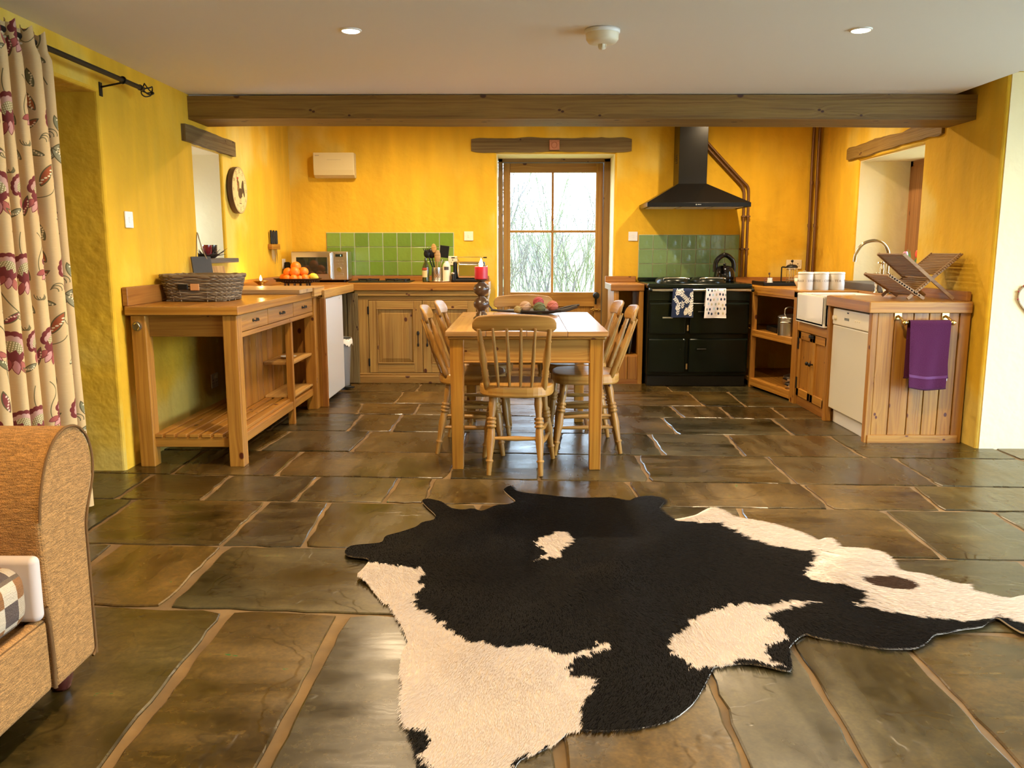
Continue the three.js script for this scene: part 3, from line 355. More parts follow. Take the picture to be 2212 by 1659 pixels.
  P(bn, 'bin_body', lathe([[0, 0.012], [0.10, 0.012], [0.125, 0.44], [0.122, 0.445], [0.1, 0.03], [0, 0.03]], 28).translate(-1.60, 0, -7.2), S({ color: col(0.32, 0.34, 0.36), roughness: 0.4, metalness: 0.3 })); P(bn, 'base', new THREE.CylinderGeometry(0.112, 0.115, 0.03, 28).translate(-1.60, 0.016, -7.2), BLACK); P(bn, 'pedal', bx(-1.52, -1.44, 0.02, 0.034, -7.14, -7.08, 0.006), BLACK);
  { const g = lathe([[0.118, 0.4], [0.13, 0.445], [0.134, 0.43], [0.137, 0.39]], 60), p = g.attributes.position; for (let i = 0; i < p.count; i++) { const a = Math.atan2(p.getZ(i), p.getX(i)); if (p.getY(i) < 0.44) p.setY(i, p.getY(i) + 0.012 * Math.sin(a * 9) + 0.008 * Math.sin(a * 23)); } g.computeVertexNormals(); P(bn, 'bin_liner', g.translate(-1.60, 0, -7.2), S({ color: col(0.8, 0.78, 0.74), roughness: 0.5, side: THREE.DoubleSide })); } rebase(bn);
}
// ---------- tiles ----------
const tileBump = texture(256, 256, (u, v) => grey(fbm(u, v, 3, 3, 3, 700)), false, 1, 1);
function tilePanel(name, label, x0, y0, nx, ny, s, tones, skip) {
  const t = thing(name, label, 'tiles');
  P(t, 'grout', bx(x0 - 0.002, x0 + nx * s + 0.002, y0 - 0.002, y0 + ny * s + 0.002, ZB + 0.0, ZB + 0.006, 0.001), S({ color: col(0.5, 0.47, 0.3), roughness: 0.8 }));
  const mats = tones.map((c) => PH({ color: col(...c), roughness: 0.16, bumpMap: tileBump, bumpScale: 0.003, clearcoat: 0.5, clearcoatRoughness: 0.12 }));
  for (let j = 0; j < ny; j++) for (let i = 0; i < nx; i++) { const g = bx(-s / 2 + 0.0025, s / 2 - 0.0025, -s / 2 + 0.0025, s / 2 - 0.0025, 0, 0.009, 0.0035).rotateX(rr(-0.012, 0.012)).rotateY(rr(-0.012, 0.012)); const m = P(t, 'tile', g, mats[Math.floor(R() * mats.length)]); m.position.set(x0 + (i + 0.5) * s, y0 + (j + 0.5) * s, ZB + 0.003); }
  return t;
}
tilePanel('tile_splashback', 'olive green glazed tile splashback behind the microwave and utensils', -1.841, 0.96, 9, 3, 0.134, [[0.145, 0.25, 0.03], [0.17, 0.28, 0.045], [0.13, 0.23, 0.035], [0.19, 0.30, 0.05]]);
tilePanel('tile_splashback', 'sage green glazed tile splashback behind the range cooker', 1.114, 0.936, 7, 3, 0.135, [[0.18, 0.30, 0.13], [0.16, 0.27, 0.11], [0.2, 0.33, 0.14], [0.15, 0.25, 0.1]]);
// ---------- on the left worktops ----------
{
  const t = thing('microwave', 'stainless steel microwave in the left back corner', 'microwave'), x0 = -0.25, x1 = 0.25, y0 = 0.02, y1 = 0.275, z = 0.18;
  P(t, 'body', bx(x0, x1, y0, y1, -0.18, z, 0.006), STEEL); P(t, 'door', bx(x0 + 0.003, 0.115, y0 + 0.004, y1 - 0.004, z, z + 0.02, 0.005), STEEL); P(t, 'door_glass', bx(x0 + 0.045, 0.07, 0.075, 0.225, z + 0.016, z + 0.022, 0.002), PH({ color: col(0.02, 0.025, 0.015), roughness: 0.08, clearcoat: 1 }));
  P(t, 'door_handle', bx(0.09, 0.106, 0.03, 0.265, z + 0.02, z + 0.045, 0.007), CHROME); P(t, 'control_panel', bx(0.12, x1 - 0.003, y0 + 0.004, y1 - 0.004, z, z + 0.016, 0.004), STEEL); P(t, 'display', plainBox(0.142, 0.208, 0.228, 0.252, z + 0.016, z + 0.0175), S({ color: col(0.01, 0.02, 0.015), roughness: 0.15 })); P(t, 'display_digit', plainBox(0.186, 0.192, 0.233, 0.247, z + 0.0175, z + 0.018), S({ color: col(0.2, 0.4, 0.3), emissive: col(0.6, 1, 0.8), emissiveIntensity: 1 }));
  P(t, 'dial', rod(V(0.175, 0.115, z + 0.016), V(0.175, 0.115, z + 0.036), 0.022, 0.02, 24), CHROME); for (let i = 0; i < 4; i++) P(t, 'button_row', [0, 1].map((k) => bx(0.142 + k * 0.038, 0.172 + k * 0.038, 0.0, 0.008, z + 0.015, z + 0.0185, 0.002).translate(0, [0.19, 0.16, 0.07, 0.05][i], 0)), STEEL); for (const [a, b] of [[x0 + 0.04, -0.14], [x0 + 0.04, 0.14], [x1 - 0.04, -0.14], [x1 - 0.04, 0.14]]) P(t, 'foot', rod(V(a, 0, b), V(a, 0.022, b), 0.014), BLACK);
  t.position.set(-1.83, 0.911, -7.75); t.rotation.y = 0.1;
  const cord = solo('power_plug', [bx(-0.02, 0.02, -0.03, 0.03, 0, 0.05, 0.012).rotateY(Math.PI / 2).translate(XL + 0.012, 1.062, -7.67), tube([[XL + 0.05, 1.04, -7.67], [XL + 0.05, 0.98, -7.7], [XL + 0.06, 0.93, -7.8], [-2.02, 0.915, -7.9]], 0.005, 20, 6)], BLACK, 'black plug and flex in the socket beside the microwave', 'plug');
}
{ // fruit tray
  const t = thing('fruit_tray', 'dark openwork footed tray holding oranges on the left worktop', 'tray'), cx = -1.87, cz = -7.02, y = 0.9, m = S({ color: col(0.045, 0.022, 0.014), roughness: 0.4, metalness: 0.3 }), list = [];
  P(t, 'dish', lathe([[0, 0.026], [0.11, 0.026], [0.15, 0.036], [0.2, 0.062], [0.202, 0.066], [0.15, 0.042], [0.11, 0.032], [0, 0.032]], 40).scale(1, 1, 0.8).translate(cx, y, cz), m);
  for (let i = 0; i < 48; i++) { const a = i / 48 * 6.283; list.push(ball(0.0065, cx + 0.176 * Math.cos(a), y + 0.044, cz + 0.141 * Math.sin(a), 1, 1, 1, 6)); } P(t, 'beaded_rim', list, m); for (const a of [0.6, 1.6, 2.6, 3.7, 4.7, 5.6]) P(t, 'foot', bx(-0.008, 0.008, 0, 0.03, -0.008, 0.008, 0.002).translate(cx + 0.11 * Math.cos(a), y, cz + 0.09 * Math.sin(a)), m); rebase(t);
  const terryBump = texture(256, 256, (u, v) => grey(noise(u * 64, v * 64, 64, 64, 720)), false, 1, 1); const om = PH({ color: col(0.88, 0.21, 0.008), roughness: 0.42, bumpMap: terryBump, bumpScale: 0.0012, clearcoat: 0.2, clearcoatRoughness: 0.4 }), navel = S({ color: col(0.18, 0.14, 0.03), roughness: 0.8 });
  const spots = [[-0.115, 0.07, 0.0, 0.036], [-0.07, 0.066, 0.07, 0.033], [-0.012, 0.066, 0.078, 0.034], [0.035, 0.062, 0.06, 0.03], [0.075, 0.068, 0.05, 0.034], [-0.075, 0.115, 0.01, 0.041], [0.052, 0.12, 0.0, 0.04], [-0.012, 0.118, 0.035, 0.044], [-0.012, 0.163, 0.0, 0.043], [-0.04, 0.07, -0.04, 0.036], [0.04, 0.07, -0.04, 0.036]], names = ['orange at the far left of the fruit tray', 'front left orange low in the fruit tray', 'front middle orange low in the fruit tray', 'small reddish orange half hidden at the front of the tray', 'front right orange beside the lemon', 'orange in the second layer at the left', 'orange in the second layer at the right', 'large orange in the front middle of the pile', 'topmost orange of the pile', 'hidden orange at the back left of the pile', 'hidden orange at the back right of the pile'];
  spots.forEach(([x, yy, z, r], i) => { const o = thing('orange', names[i], 'fruit', 'oranges in the tray'); P(o, 'peel', ball(r, cx + x, y + yy, cz + z, 1, 0.96, 1, 24), om); P(o, 'navel', ball(0.004, cx + x + r * 0.3, y + yy + r * 0.89, cz + z, 1, 0.4, 1, 8), navel); rebase(o); });
  const lm = solo('lemon', lathe([[0, -0.045], [0.008, -0.042], [0.012, -0.036], [0.028, -0.02], [0.032, 0], [0.028, 0.02], [0.012, 0.036], [0.007, 0.043], [0, 0.045]], 24).rotateZ(1.4).translate(cx + 0.135, y + 0.078, cz + 0.01), PH({ color: col(0.78, 0.6, 0.05), roughness: 0.4, bumpMap: tileBump, bumpScale: 0.003 }), 'yellow lemon at the right of the fruit tray', 'fruit');
}
{ // hob, utensils, bottle, toaster
  const h = thing('gas_hob', 'black gas hob set on the back worktop right of the microwave', 'hob'); P(h, 'hob_plate', bx(-1.55, -1.0, 0.9105, 0.918, -7.93, -7.52, 0.003), BLACK); for (const x of [-1.4, -1.15]) P(h, 'pan_support', [[-0.1, 0], [0.1, 0], [0, -0.1], [0, 0.1]].map(([dx, dz]) => rod(V(x, 0.936, -7.72), V(x + dx, 0.936, -7.72 + dz), 0.005, 0.005, 6)).concat([new THREE.TorusGeometry(0.09, 0.005, 6, 30).rotateX(Math.PI / 2).translate(x, 0.932, -7.72)], [[-0.09, 0], [0.09, 0], [0, 0.09], [0, -0.09]].map(([dx, dz]) => rod(V(x + dx, 0.916, -7.72 + dz), V(x + dx, 0.936, -7.72 + dz), 0.005, 0.005, 6))), IRON); for (let i = 0; i < 4; i++) P(h, 'control_knob', rod(V(-1.05, 0.917, -7.85 + i * 0.08), V(-1.05, 0.935, -7.85 + i * 0.08), 0.016, 0.014, 16), BLACK); rebase(h);
  const ux = -0.765, uz = -7.68, uy = 0.912;
  const dish = solo('drip_tray', lathe([[0, 0], [0.1, 0], [0.108, 0.01], [0.1, 0.006], [0, 0.004]], 32).translate(ux + 0.02, 0.9105, uz), STEEL, 'round steel tray under the utensil pot', 'tray');
  const pot = thing('utensil_pot', 'perforated stainless steel utensil pot on the back worktop', 'pot'); P(pot, 'pot_body', lathe([[0, 0], [0.05, 0], [0.05, 0.125], [0.047, 0.125], [0.047, 0.004], [0, 0.004]], 32).translate(ux, uy + 0.006, uz), STEEL); const holes = []; for (let j = 0; j < 8; j++) for (let i = 0; i < 20; i++) { const a = i / 20 * 6.283 + (j % 2) * 0.157; holes.push(new THREE.CircleGeometry(0.0036, 8).rotateY(a).translate(ux + 0.0504 * Math.sin(a), uy + 0.022 + j * 0.0135, uz + 0.0504 * Math.cos(a))); } P(pot, 'perforations', holes, BLACK).userData.kind = 'stuff'; rebase(pot);
  const B = V(ux, uy + 0.02, uz);
  const ut = (name, label, list) => { const g = thing(name, label, 'utensil', 'utensils in the pot'); for (const [n, geo, m] of list) P(g, n, geo, m); return rebase(g); };
  ut('spaghetti_server', 'black spaghetti server with prongs leaning left in the utensil pot', [['handle', rod(B, V(ux - 0.075, 1.14, uz), 0.007, 0.006), BLACK], ['head', [ball(0.034, ux - 0.09, 1.165, uz, 0.9, 1.1, 0.45, 14), ...[-1, 0, 1, 2].map((i) => rod(V(ux - 0.09 + i * 0.014, 1.18, uz + 0.01), V(ux - 0.105 + i * 0.018, 1.215, uz + 0.03), 0.005, 0.003, 6))], BLACK]]);
  ut('ladle', 'black round ladle behind the spaghetti server', [['handle', rod(B, V(ux - 0.045, 1.13, uz - 0.02), 0.007, 0.006), BLACK], ['bowl', ball(0.045, ux - 0.05, 1.17, uz - 0.02, 1, 1, 0.4, 18), BLACK]]);
  const spoonHead = (x, y, z, w, h, t) => ball(1, 0, 0, 0, w, h, 0.006, 16).rotateZ(t).translate(x, y, z);
  ut('wooden_spoon', 'tall wooden spoon standing in the utensil pot', [['handle', grain(rod(B, V(ux - 0.02, 1.17, uz), 0.006, 0.005)), PINE_PALE], ['bowl', spoonHead(ux - 0.026, 1.215, uz, 0.024, 0.042, 0.1), PINE_PALE]]);
  ut('wooden_spatula', 'broad wooden spatula in the utensil pot', [['handle', grain(rod(B, V(ux + 0.008, 1.1, uz + 0.015), 0.006, 0.006)), BEECH], ['blade', spoonHead(ux + 0.01, 1.145, uz + 0.015, 0.026, 0.055, 0), BEECH]]);
  ut('turner', 'black square-headed turner leaning right in the utensil pot', [['handle', rod(B, V(ux + 0.05, 1.12, uz), 0.007, 0.006), STEEL], ['blade', bx(-0.042, 0.042, -0.055, 0.055, -0.004, 0.004, 0.004).rotateZ(-0.12).translate(ux + 0.068, 1.185, uz), BLACK]]);
  const bo = thing('oil_bottle', 'green glass oil bottle with a label left of the utensil pot', 'bottle'); P(bo, 'glass', lathe([[0, 0], [0.03, 0], [0.032, 0.006], [0.032, 0.13], [0.026, 0.155], [0.013, 0.18], [0.012, 0.215], [0.014, 0.218], [0, 0.218]], 24).translate(-0.865, 0.9105, -7.65), PH({ color: col(0.035, 0.045, 0.012), roughness: 0.06, clearcoat: 1 })); P(bo, 'label', new THREE.CylinderGeometry(0.0328, 0.0328, 0.06, 24, 1, true, -1.4, 1.9).translate(-0.865, 0.985, -7.65), S({ color: col(0.6, 0.5, 0.25), roughness: 0.7, side: THREE.DoubleSide })); P(bo, 'label_band', new THREE.CylinderGeometry(0.0329, 0.0329, 0.02, 24, 1, true, -1.4, 1.9).translate(-0.865, 1.03, -7.65), S({ color: col(0.4, 0.06, 0.03), roughness: 0.7, side: THREE.DoubleSide })); rebase(bo);
  const wb2 = thing('cream_bottle', 'cream plastic bottle with dark print right of the utensil pot', 'bottle'); P(wb2, 'bottle_body', lathe([[0, 0], [0.034, 0], [0.037, 0.01], [0.037, 0.14], [0.03, 0.165], [0.02, 0.175], [0, 0.175]], 24).translate(-0.675, 0.911, -7.66), CREAM); P(wb2, 'printed_band', new THREE.CylinderGeometry(0.0376, 0.0376, 0.03, 24, 1, true, -0.6, 1.2).translate(-0.675, 1.035, -7.66), S({ color: col(0.06, 0.05, 0.05), roughness: 0.6, side: THREE.DoubleSide })); P(wb2, 'cap', rod(V(-0.675, 1.085, -7.66), V(-0.675, 1.1, -7.66), 0.02, 0.018, 16), WHITE); rebase(wb2);
  const pm = thing('pepper_mill', 'small dark and clear pepper mill in front of the toaster flex', 'mill'); P(pm, 'mill_body', lathe([[0, 0], [0.017, 0], [0.018, 0.03], [0.013, 0.035], [0.016, 0.07], [0, 0.07]], 20).translate(-0.615, 0.911, -7.62), BLACK); P(pm, 'crown', ball(0.016, -0.615, 0.991, -7.62, 1, 0.8, 1, 14), CHROME); rebase(pm);
  const to = thing('toaster', 'chrome toaster with black ends and a warming rack beside the back door', 'toaster'), x0 = -0.615, x1 = -0.33, za = -7.83, zb = -7.63;
  P(to, 'shell', bx(x0 + 0.025, x1 - 0.025, 0.935, 1.1, za, zb, 0.035), CHROME); P(to, 'end_cap', bx(x0, x0 + 0.028, 0.925, 1.095, za + 0.005, zb - 0.005, 0.014), BLACK); P(to, 'end_cap', bx(x1 - 0.028, x1, 0.925, 1.095, za + 0.005, zb - 0.005, 0.014), BLACK); P(to, 'base', bx(x0, x1, 0.911, 0.94, za - 0.004, zb + 0.004, 0.01), BLACK);
  P(to, 'warming_rack', [tube([[x0 + 0.05, 1.1, -7.7], [x0 + 0.03, 1.125, -7.7], [x0 - 0.005, 1.13, -7.7]], 0.003, 12, 6), tube([[x1 - 0.05, 1.1, -7.7], [x1 - 0.02, 1.13, -7.7], [x1 + 0.005, 1.132, -7.7]], 0.003, 12, 6), rod(V(x0 + 0.03, 1.135, -7.66), V(x1 - 0.03, 1.135, -7.66), 0.0025), rod(V(x0 + 0.03, 1.135, -7.78), V(x1 - 0.03, 1.135, -7.78), 0.0025)], CHROME); P(to, 'rack_grip', [rod(V(x0 - 0.02, 1.13, -7.7), V(x0 + 0.012, 1.13, -7.7), 0.006), rod(V(x1 - 0.012, 1.132, -7.7), V(x1 + 0.02, 1.132, -7.7), 0.006)], BLACK); P(to, 'lever', bx(x1, x1 + 0.022, 1.045, 1.06, -7.75, -7.71, 0.004), CHROME); rebase(to);
}
// ================= table and chairs =================
{
  const t = thing('dining_table', 'scrubbed pine kitchen table in the middle of the floor', 'table'), x0 = -0.405, x1 = 0.47, z0 = -5.85, z1 = -4.44, W = x1 - x0;
  for (let i = 0; i < 4; i++) P(t, 'top_board', wb(x0 + W * i / 4 + 0.0006, x0 + W * (i + 1) / 4 - 0.0006, 0.742, 0.77, z0, z1, 0.003), TABLE);
  P(t, 'apron', wb(x0 + 0.09, x1 - 0.09, 0.60, 0.738, z1 - 0.052, z1 - 0.03), CHAIR); P(t, 'apron', wb(x0 + 0.09, x1 - 0.09, 0.60, 0.738, z0 + 0.03, z0 + 0.052), CHAIR); P(t, 'apron', wb(x0 + 0.03, x0 + 0.052, 0.60, 0.738, z0 + 0.09, z1 - 0.09), CHAIR); P(t, 'apron', wb(x1 - 0.052, x1 - 0.03, 0.60, 0.738, z0 + 0.09, z1 - 0.09), CHAIR);
  P(t, 'moulding', wb(x0 + 0.012, x1 - 0.012, 0.724, 0.742, z1 - 0.03, z1 - 0.012, 0.008), PINE); P(t, 'moulding', wb(x0 + 0.012, x1 - 0.012, 0.724, 0.742, z0 + 0.012, z0 + 0.03, 0.008), PINE); P(t, 'apron_bead', wb(x0 + 0.095, x1 - 0.095, 0.596, 0.606, z1 - 0.034, z1 - 0.024, 0.004), PINE);
  for (const [sx, sz] of [[0, 0], [1, 0], [0, 1], [1, 1]]) { const g = new RoundedBoxGeometry(0.078, 0.74, 0.078, 3, 0.006), p = g.attributes.position; for (let i = 0; i < p.count; i++) { const k = p.getY(i) < 0 ? mix(1, 0.78, -p.getY(i) / 0.37) : 1; p.setX(i, p.getX(i) * k - (1 - k) * 0.039 * (sx ? 0 : 0)); p.setZ(i, p.getZ(i) * k); } P(t, 'leg', grain(g.translate(sx ? x1 - 0.06 : x0 + 0.06, 0.37, sz ? z0 + 0.06 : z1 - 0.06), 1), HONEY); } rebase(t);
}
const LEG = [[0, 0.0125], [0.155, 0.0155], [0.165, 0.0205], [0.18, 0.0205], [0.195, 0.0145], [0.42, 0.0235], [0.55, 0.0195], [0.565, 0.0165], [0.575, 0.025], [0.595, 0.025], [0.605, 0.0175], [0.62, 0.0255], [0.64, 0.0255], [0.65, 0.0175], [0.665, 0.0245], [0.685, 0.0245], [0.7, 0.0155], [0.85, 0.0225], [1, 0.016]];
const POST = [[0, 0.0145], [0.13, 0.019], [0.2, 0.0155], [0.22, 0.020], [0.24, 0.0165], [0.26, 0.020], [0.28, 0.0165], [0.3, 0.020], [0.34, 0.0155], [0.5, 0.0215], [0.78, 0.0135], [0.8, 0.0175], [0.82, 0.0135], [1, 0.0115]];
function makeChair() { // stands at its base, faces +z, back at -z
  const c = new THREE.Group();
  const outline = []; for (let i = 0; i < 36; i++) { const a = i / 36 * 2 * Math.PI, s = Math.sin(a), q = Math.cos(a), pw = (v, n) => Math.sign(v) * Math.pow(Math.abs(v), n); outline.push([pw(q, 0.6) * (0.205 - 0.022 * (s < 0 ? -s : 0)) , pw(s, 0.62) * 0.2]); }
  const seat = extr(outline, 0.036, 0.012).rotateX(Math.PI / 2).translate(0, 0.468, 0), sp = seat.attributes.position; for (let i = 0; i < sp.count; i++) if (sp.getY(i) > 0.46) { const r = Math.hypot(sp.getX(i) / 0.19, sp.getZ(i) / 0.19); if (r < 0.9) sp.setY(i, sp.getY(i) - 0.008 * (1 - r)); }
  P(c, 'seat', grain(seat, 2), CHAIR);
  const tilt = 0.115, zb = -0.165, top = 0.795;
  const foot = [[0.2, 0.18], [-0.2, 0.18], [0.14, -0.21], [-0.14, -0.21]], head = [[0.135, 0.12], [-0.135, 0.12], [0.12, -0.13], [-0.12, -0.13]], L = [];
  foot.forEach(([x, z], i) => { const a = V(x, 0, z), b = V(head[i][0], 0.445, head[i][1]); L.push([a, b]); P(c, 'leg', turned(a, b, LEG), CHAIR); });
  const at = (i, t) => L[i][0].clone().lerp(L[i][1], t), str = [[0, 0.0085], [0.3, 0.0115], [0.5, 0.0145], [0.7, 0.0115], [1, 0.0085]];
  P(c, 'stretcher', turned(at(0, 0.36), at(2, 0.36), str, 9), CHAIR); P(c, 'stretcher', turned(at(1, 0.36), at(3, 0.36), str, 9), CHAIR); P(c, 'stretcher', turned(at(0, 0.5), at(2, 0.52), str, 9), CHAIR); P(c, 'stretcher', turned(at(1, 0.5), at(3, 0.52), str, 9), CHAIR);
  P(c, 'stretcher', turned(at(0, 0.36).lerp(at(2, 0.36), 0.5), at(1, 0.36).lerp(at(3, 0.36), 0.5), str, 9), CHAIR); P(c, 'stretcher', turned(at(2, 0.44), at(3, 0.44), str, 9), CHAIR);
  for (const s of [-1, 1]) P(c, 'back_post', turned(V(s * 0.152, 0.462, zb + 0.02), V(s * 0.183, top, zb - tilt + 0.012), POST), CHAIR);
  for (const k of [-1.5, -0.5, 0.5, 1.5]) P(c, 'spindle', turned(V(k * 0.058, 0.462, zb - 0.012), V(k * 0.073, top + 0.004, zb - tilt - 0.012), [[0, 0.007], [0.4, 0.0105], [1, 0.007]], 8), CHAIR);
  // crest rail: a bent board with an arched top
  const n = 40, pos = [], idx = [], rows = 6, th = 0.019;
  for (let i = 0; i <= n; i++) { const u = i / n * 2 - 1, x = u * 0.218, bend = -0.03 * (1 - u * u) , e = Math.pow(Math.abs(u), 5), k1 = Math.max(0, (Math.abs(u) - 0.78) / 0.22), k2 = Math.max(0, (Math.abs(u) - 0.86) / 0.14), yt = 0.874 - 0.016 * u * u - 0.04 * (1 - Math.sqrt(Math.max(0, 1 - k1 * k1 * 0.96))), yb = 0.776 + 0.012 * (1 - u * u) + 0.022 * k2 * k2; const ring = []; for (const [y, dz] of [[yb, -0.3], [yb + 0.006, -0.5], [yt - 0.008, -0.5], [yt, -0.2], [yt, 0.2], [yt - 0.008, 0.5], [yb + 0.006, 0.5], [yb, 0.3]]) ring.push([x, y, zb - tilt + bend + 0.03 + dz * th - (y - 0.79) * 0.28]); ring.forEach((p) => pos.push(...p)); }
  for (let i = 0; i < n; i++) for (let k = 0; k < 8; k++) { const a = i * 8 + k, b = i * 8 + (k + 1) % 8, c2 = a + 8, d2 = b + 8; idx.push(a, c2, b, b, c2, d2); } for (const [o, f] of [[0, 1], [n * 8, 0]]) for (let k = 1; k < 7; k++) idx.push(o, f ? o + k : o + k + 1, f ? o + k + 1 : o + k);
  const g = new THREE.BufferGeometry(); g.setAttribute('position', new THREE.Float32BufferAttribute(pos, 3)); g.setIndex(idx); g.computeVertexNormals(); P(c, 'crest_rail', grain(g, 0), CHAIR); return c;
}
const chair0 = makeChair();
for (const [x, z, turn, label] of [[-0.02, -4.55, Math.PI - 0.05, 'spindle-back pine chair nearest the camera, its back to us'], [0.02, -5.86, 0.0, 'spindle-back pine chair at the far end of the table'], [-0.29, -4.97, Math.PI / 2 + 0.04, 'nearer of the two pine chairs on the left of the table'], [-0.25, -5.42, Math.PI / 2, 'farther of the two pine chairs on the left of the table'], [0.39, -4.985, -Math.PI / 2 - 0.04, 'nearer of the two pine chairs on the right of the table'], [0.355, -5.42, -Math.PI / 2, 'farther of the two pine chairs on the right of the table']]) {
  const c = chair0.clone(); c.name = numbered('kitchen_chair'); scene.add(c); tag(c, label, 'chair', 'spindle-back chairs round the table'); c.position.set(x, 0.003, z); c.rotation.y = turn;
}
{ // candlestick and candle
  const x = -0.245, z = -5.2, y = 0.771, t = solo('candlestick', lathe([[0, 0], [0.05, 0], [0.052, 0.012], [0.04, 0.022], [0.034, 0.03], [0.036, 0.036], [0.022, 0.05], [0.024, 0.058], [0.046, 0.08], [0.05, 0.1], [0.042, 0.124], [0.02, 0.14], [0.021, 0.148], [0.044, 0.168], [0.05, 0.19], [0.044, 0.212], [0.022, 0.228], [0.02, 0.236], [0.036, 0.244], [0.036, 0.25], [0, 0.25]], 32).translate(x, y, z), PH({ color: col(0.055, 0.028, 0.013), roughness: 0.3, clearcoat: 0.4, clearcoatRoughness: 0.15 }), 'turned dark wood candlestick of two balls on the table', 'candlestick');
  const c = thing('pillar_candle', 'lit red pillar candle on the dark candlestick', 'candle');
  P(c, 'wax', lathe([[0, 0], [0.04, 0], [0.041, 0.004], [0.041, 0.074], [0.037, 0.078], [0.032, 0.07], [0.012, 0.064], [0, 0.064]], 32).translate(x, y + 0.2505, z), PH({ color: col(0.5, 0.02, 0.035), roughness: 0.4, transmission: 0.35, thickness: 0 })); P(c, 'wick', rod(V(x, y + 0.314, z), V(x, y + 0.325, z), 0.0015, 0.0012, 6), BLACK); flame(c, x, y + 0.32, z, 1.9); rebase(c);
}
{ // tray of wooden balls
  const t = thing('driftwood_tray', 'dark driftwood tray at the far end of the table', 'tray'), m = S({ color: col(0.04, 0.034, 0.03), roughness: 0.65 }), q = rng(9);
  P(t, 'dish', lathe([[0, 0.004], [0.12, 0.004], [0.19, 0.022], [0.195, 0.03], [0.12, 0.014], [0, 0.012]], 36).scale(1, 1, 0.55).translate(0.1, 0.771, -5.66), m);
  for (const br of [tube([[-0.2, 0.80, -5.64], [-0.1, 0.795, -5.6], [0.05, 0.79, -5.58]], 0.008, 16, 6), tube([[-0.19, 0.80, -5.65], [-0.215, 0.83, -5.64], [-0.22, 0.85, -5.63]], 0.006, 12, 6), tube([[0.2, 0.79, -5.64], [0.3, 0.80, -5.62], [0.38, 0.825, -5.62]], 0.012, 16, 7), tube([[0.25, 0.80, -5.68], [0.33, 0.82, -5.7], [0.4, 0.83, -5.7]], 0.007, 12, 6)]) P(t, 'branch', br, m); rebase(t);
  for (const [x, y, z, r, c, l] of [[0.03, 0.822, -5.62, 0.038, [0.42, 0.26, 0.16], 'pinkish woven ball at the left of the driftwood tray'], [0.12, 0.85, -5.67, 0.036, [0.33, 0.05, 0.06], 'dark red woven ball on top of the others in the tray'], [0.125, 0.815, -5.59, 0.04, [0.09, 0.1, 0.04], 'dark green woven ball at the front of the tray'], [0.215, 0.825, -5.64, 0.037, [0.42, 0.12, 0.09], 'coral red woven ball at the right of the tray'], [-0.02, 0.806, -5.58, 0.025, [0.3, 0.22, 0.08], 'small tan woven ball at the front left of the tray']]) { const b = thing('woven_ball', l, 'ball', 'woven balls in the driftwood tray'); P(b, 'core', ball(r * 0.94, x, y, z, 1, 1, 1, 16), S({ color: col(...c), roughness: 0.7 })); P(b, 'strands', [0, 1, 2, 3].map((i) => new THREE.TorusGeometry(r * 0.95, r * 0.09, 6, 24).rotateX(i * 0.8).rotateY(i * 1.1).translate(x, y, z)), S({ color: col(c[0] * 1.3, c[1] * 1.4, c[2] * 1.4), roughness: 0.7 })); rebase(b); }
}
// ================= right side =================
const AGA = PH({ color: col(0.004, 0.0075, 0.006), roughness: 0.16, specularIntensity: 0.55 });
{ // narrow unit left of the cooker
  const t = thing('narrow_unit', 'narrow pine tray unit between the back door and the range cooker', 'cupboard'), x0 = 0.83, x1 = 1.10, zf = -7.45;
  P(t, 'top', wb(x0 - 0.03, x1, 0.84, 0.9, -7.98, zf, 0.005), PINE_RED); P(t, 'upstand', wb(x0 - 0.03, 1.09, 0.9, 0.955, -7.985, -7.955, 0.006), PINE_RED); P(t, 'side', wb(x0, x0 + 0.045, 0, 0.84, -7.98, zf - 0.01), PINE); P(t, 'side', wb(x1 - 0.045, x1 - 0.004, 0, 0.84, -7.98, zf - 0.005), PINE);
  P(t, 'shelf', wb(x0 + 0.045, x1 - 0.045, 0.24, 0.265, -7.97, zf - 0.02), PINE2); for (let i = 0; i < 2; i++) P(t, 'front_plank', wb(x0 + 0.045 + i * 0.091, x0 + 0.133 + i * 0.091, 0.045, 0.255, zf - 0.03, zf - 0.012), PINE2); P(t, 'plinth', wb(x0 + 0.02, x1 - 0.01, 0, 0.045, -7.97, zf - 0.012), PINE_RED); rebase(t);
  for (let i = 0; i < 3; i++) { const m = solo('baking_tray', bx(-0.006, 0.006, 0, 0.42 - i * 0.05, -0.2, 0.2, 0.005).rotateZ(-0.08 - i * 0.03).translate(x0 + 0.075 + i * 0.04, 0.27, -7.72), i === 2 ? S({ color: col(0.1, 0.1, 0.1), roughness: 0.5, metalness: 0.6 }) : BLACK, ['leftmost dark baking tray in the narrow unit', 'middle dark baking tray in the narrow unit', 'small grey wire tray leaning at the right of the narrow unit'][i], 'tray', 'trays beside the cooker'); }
}
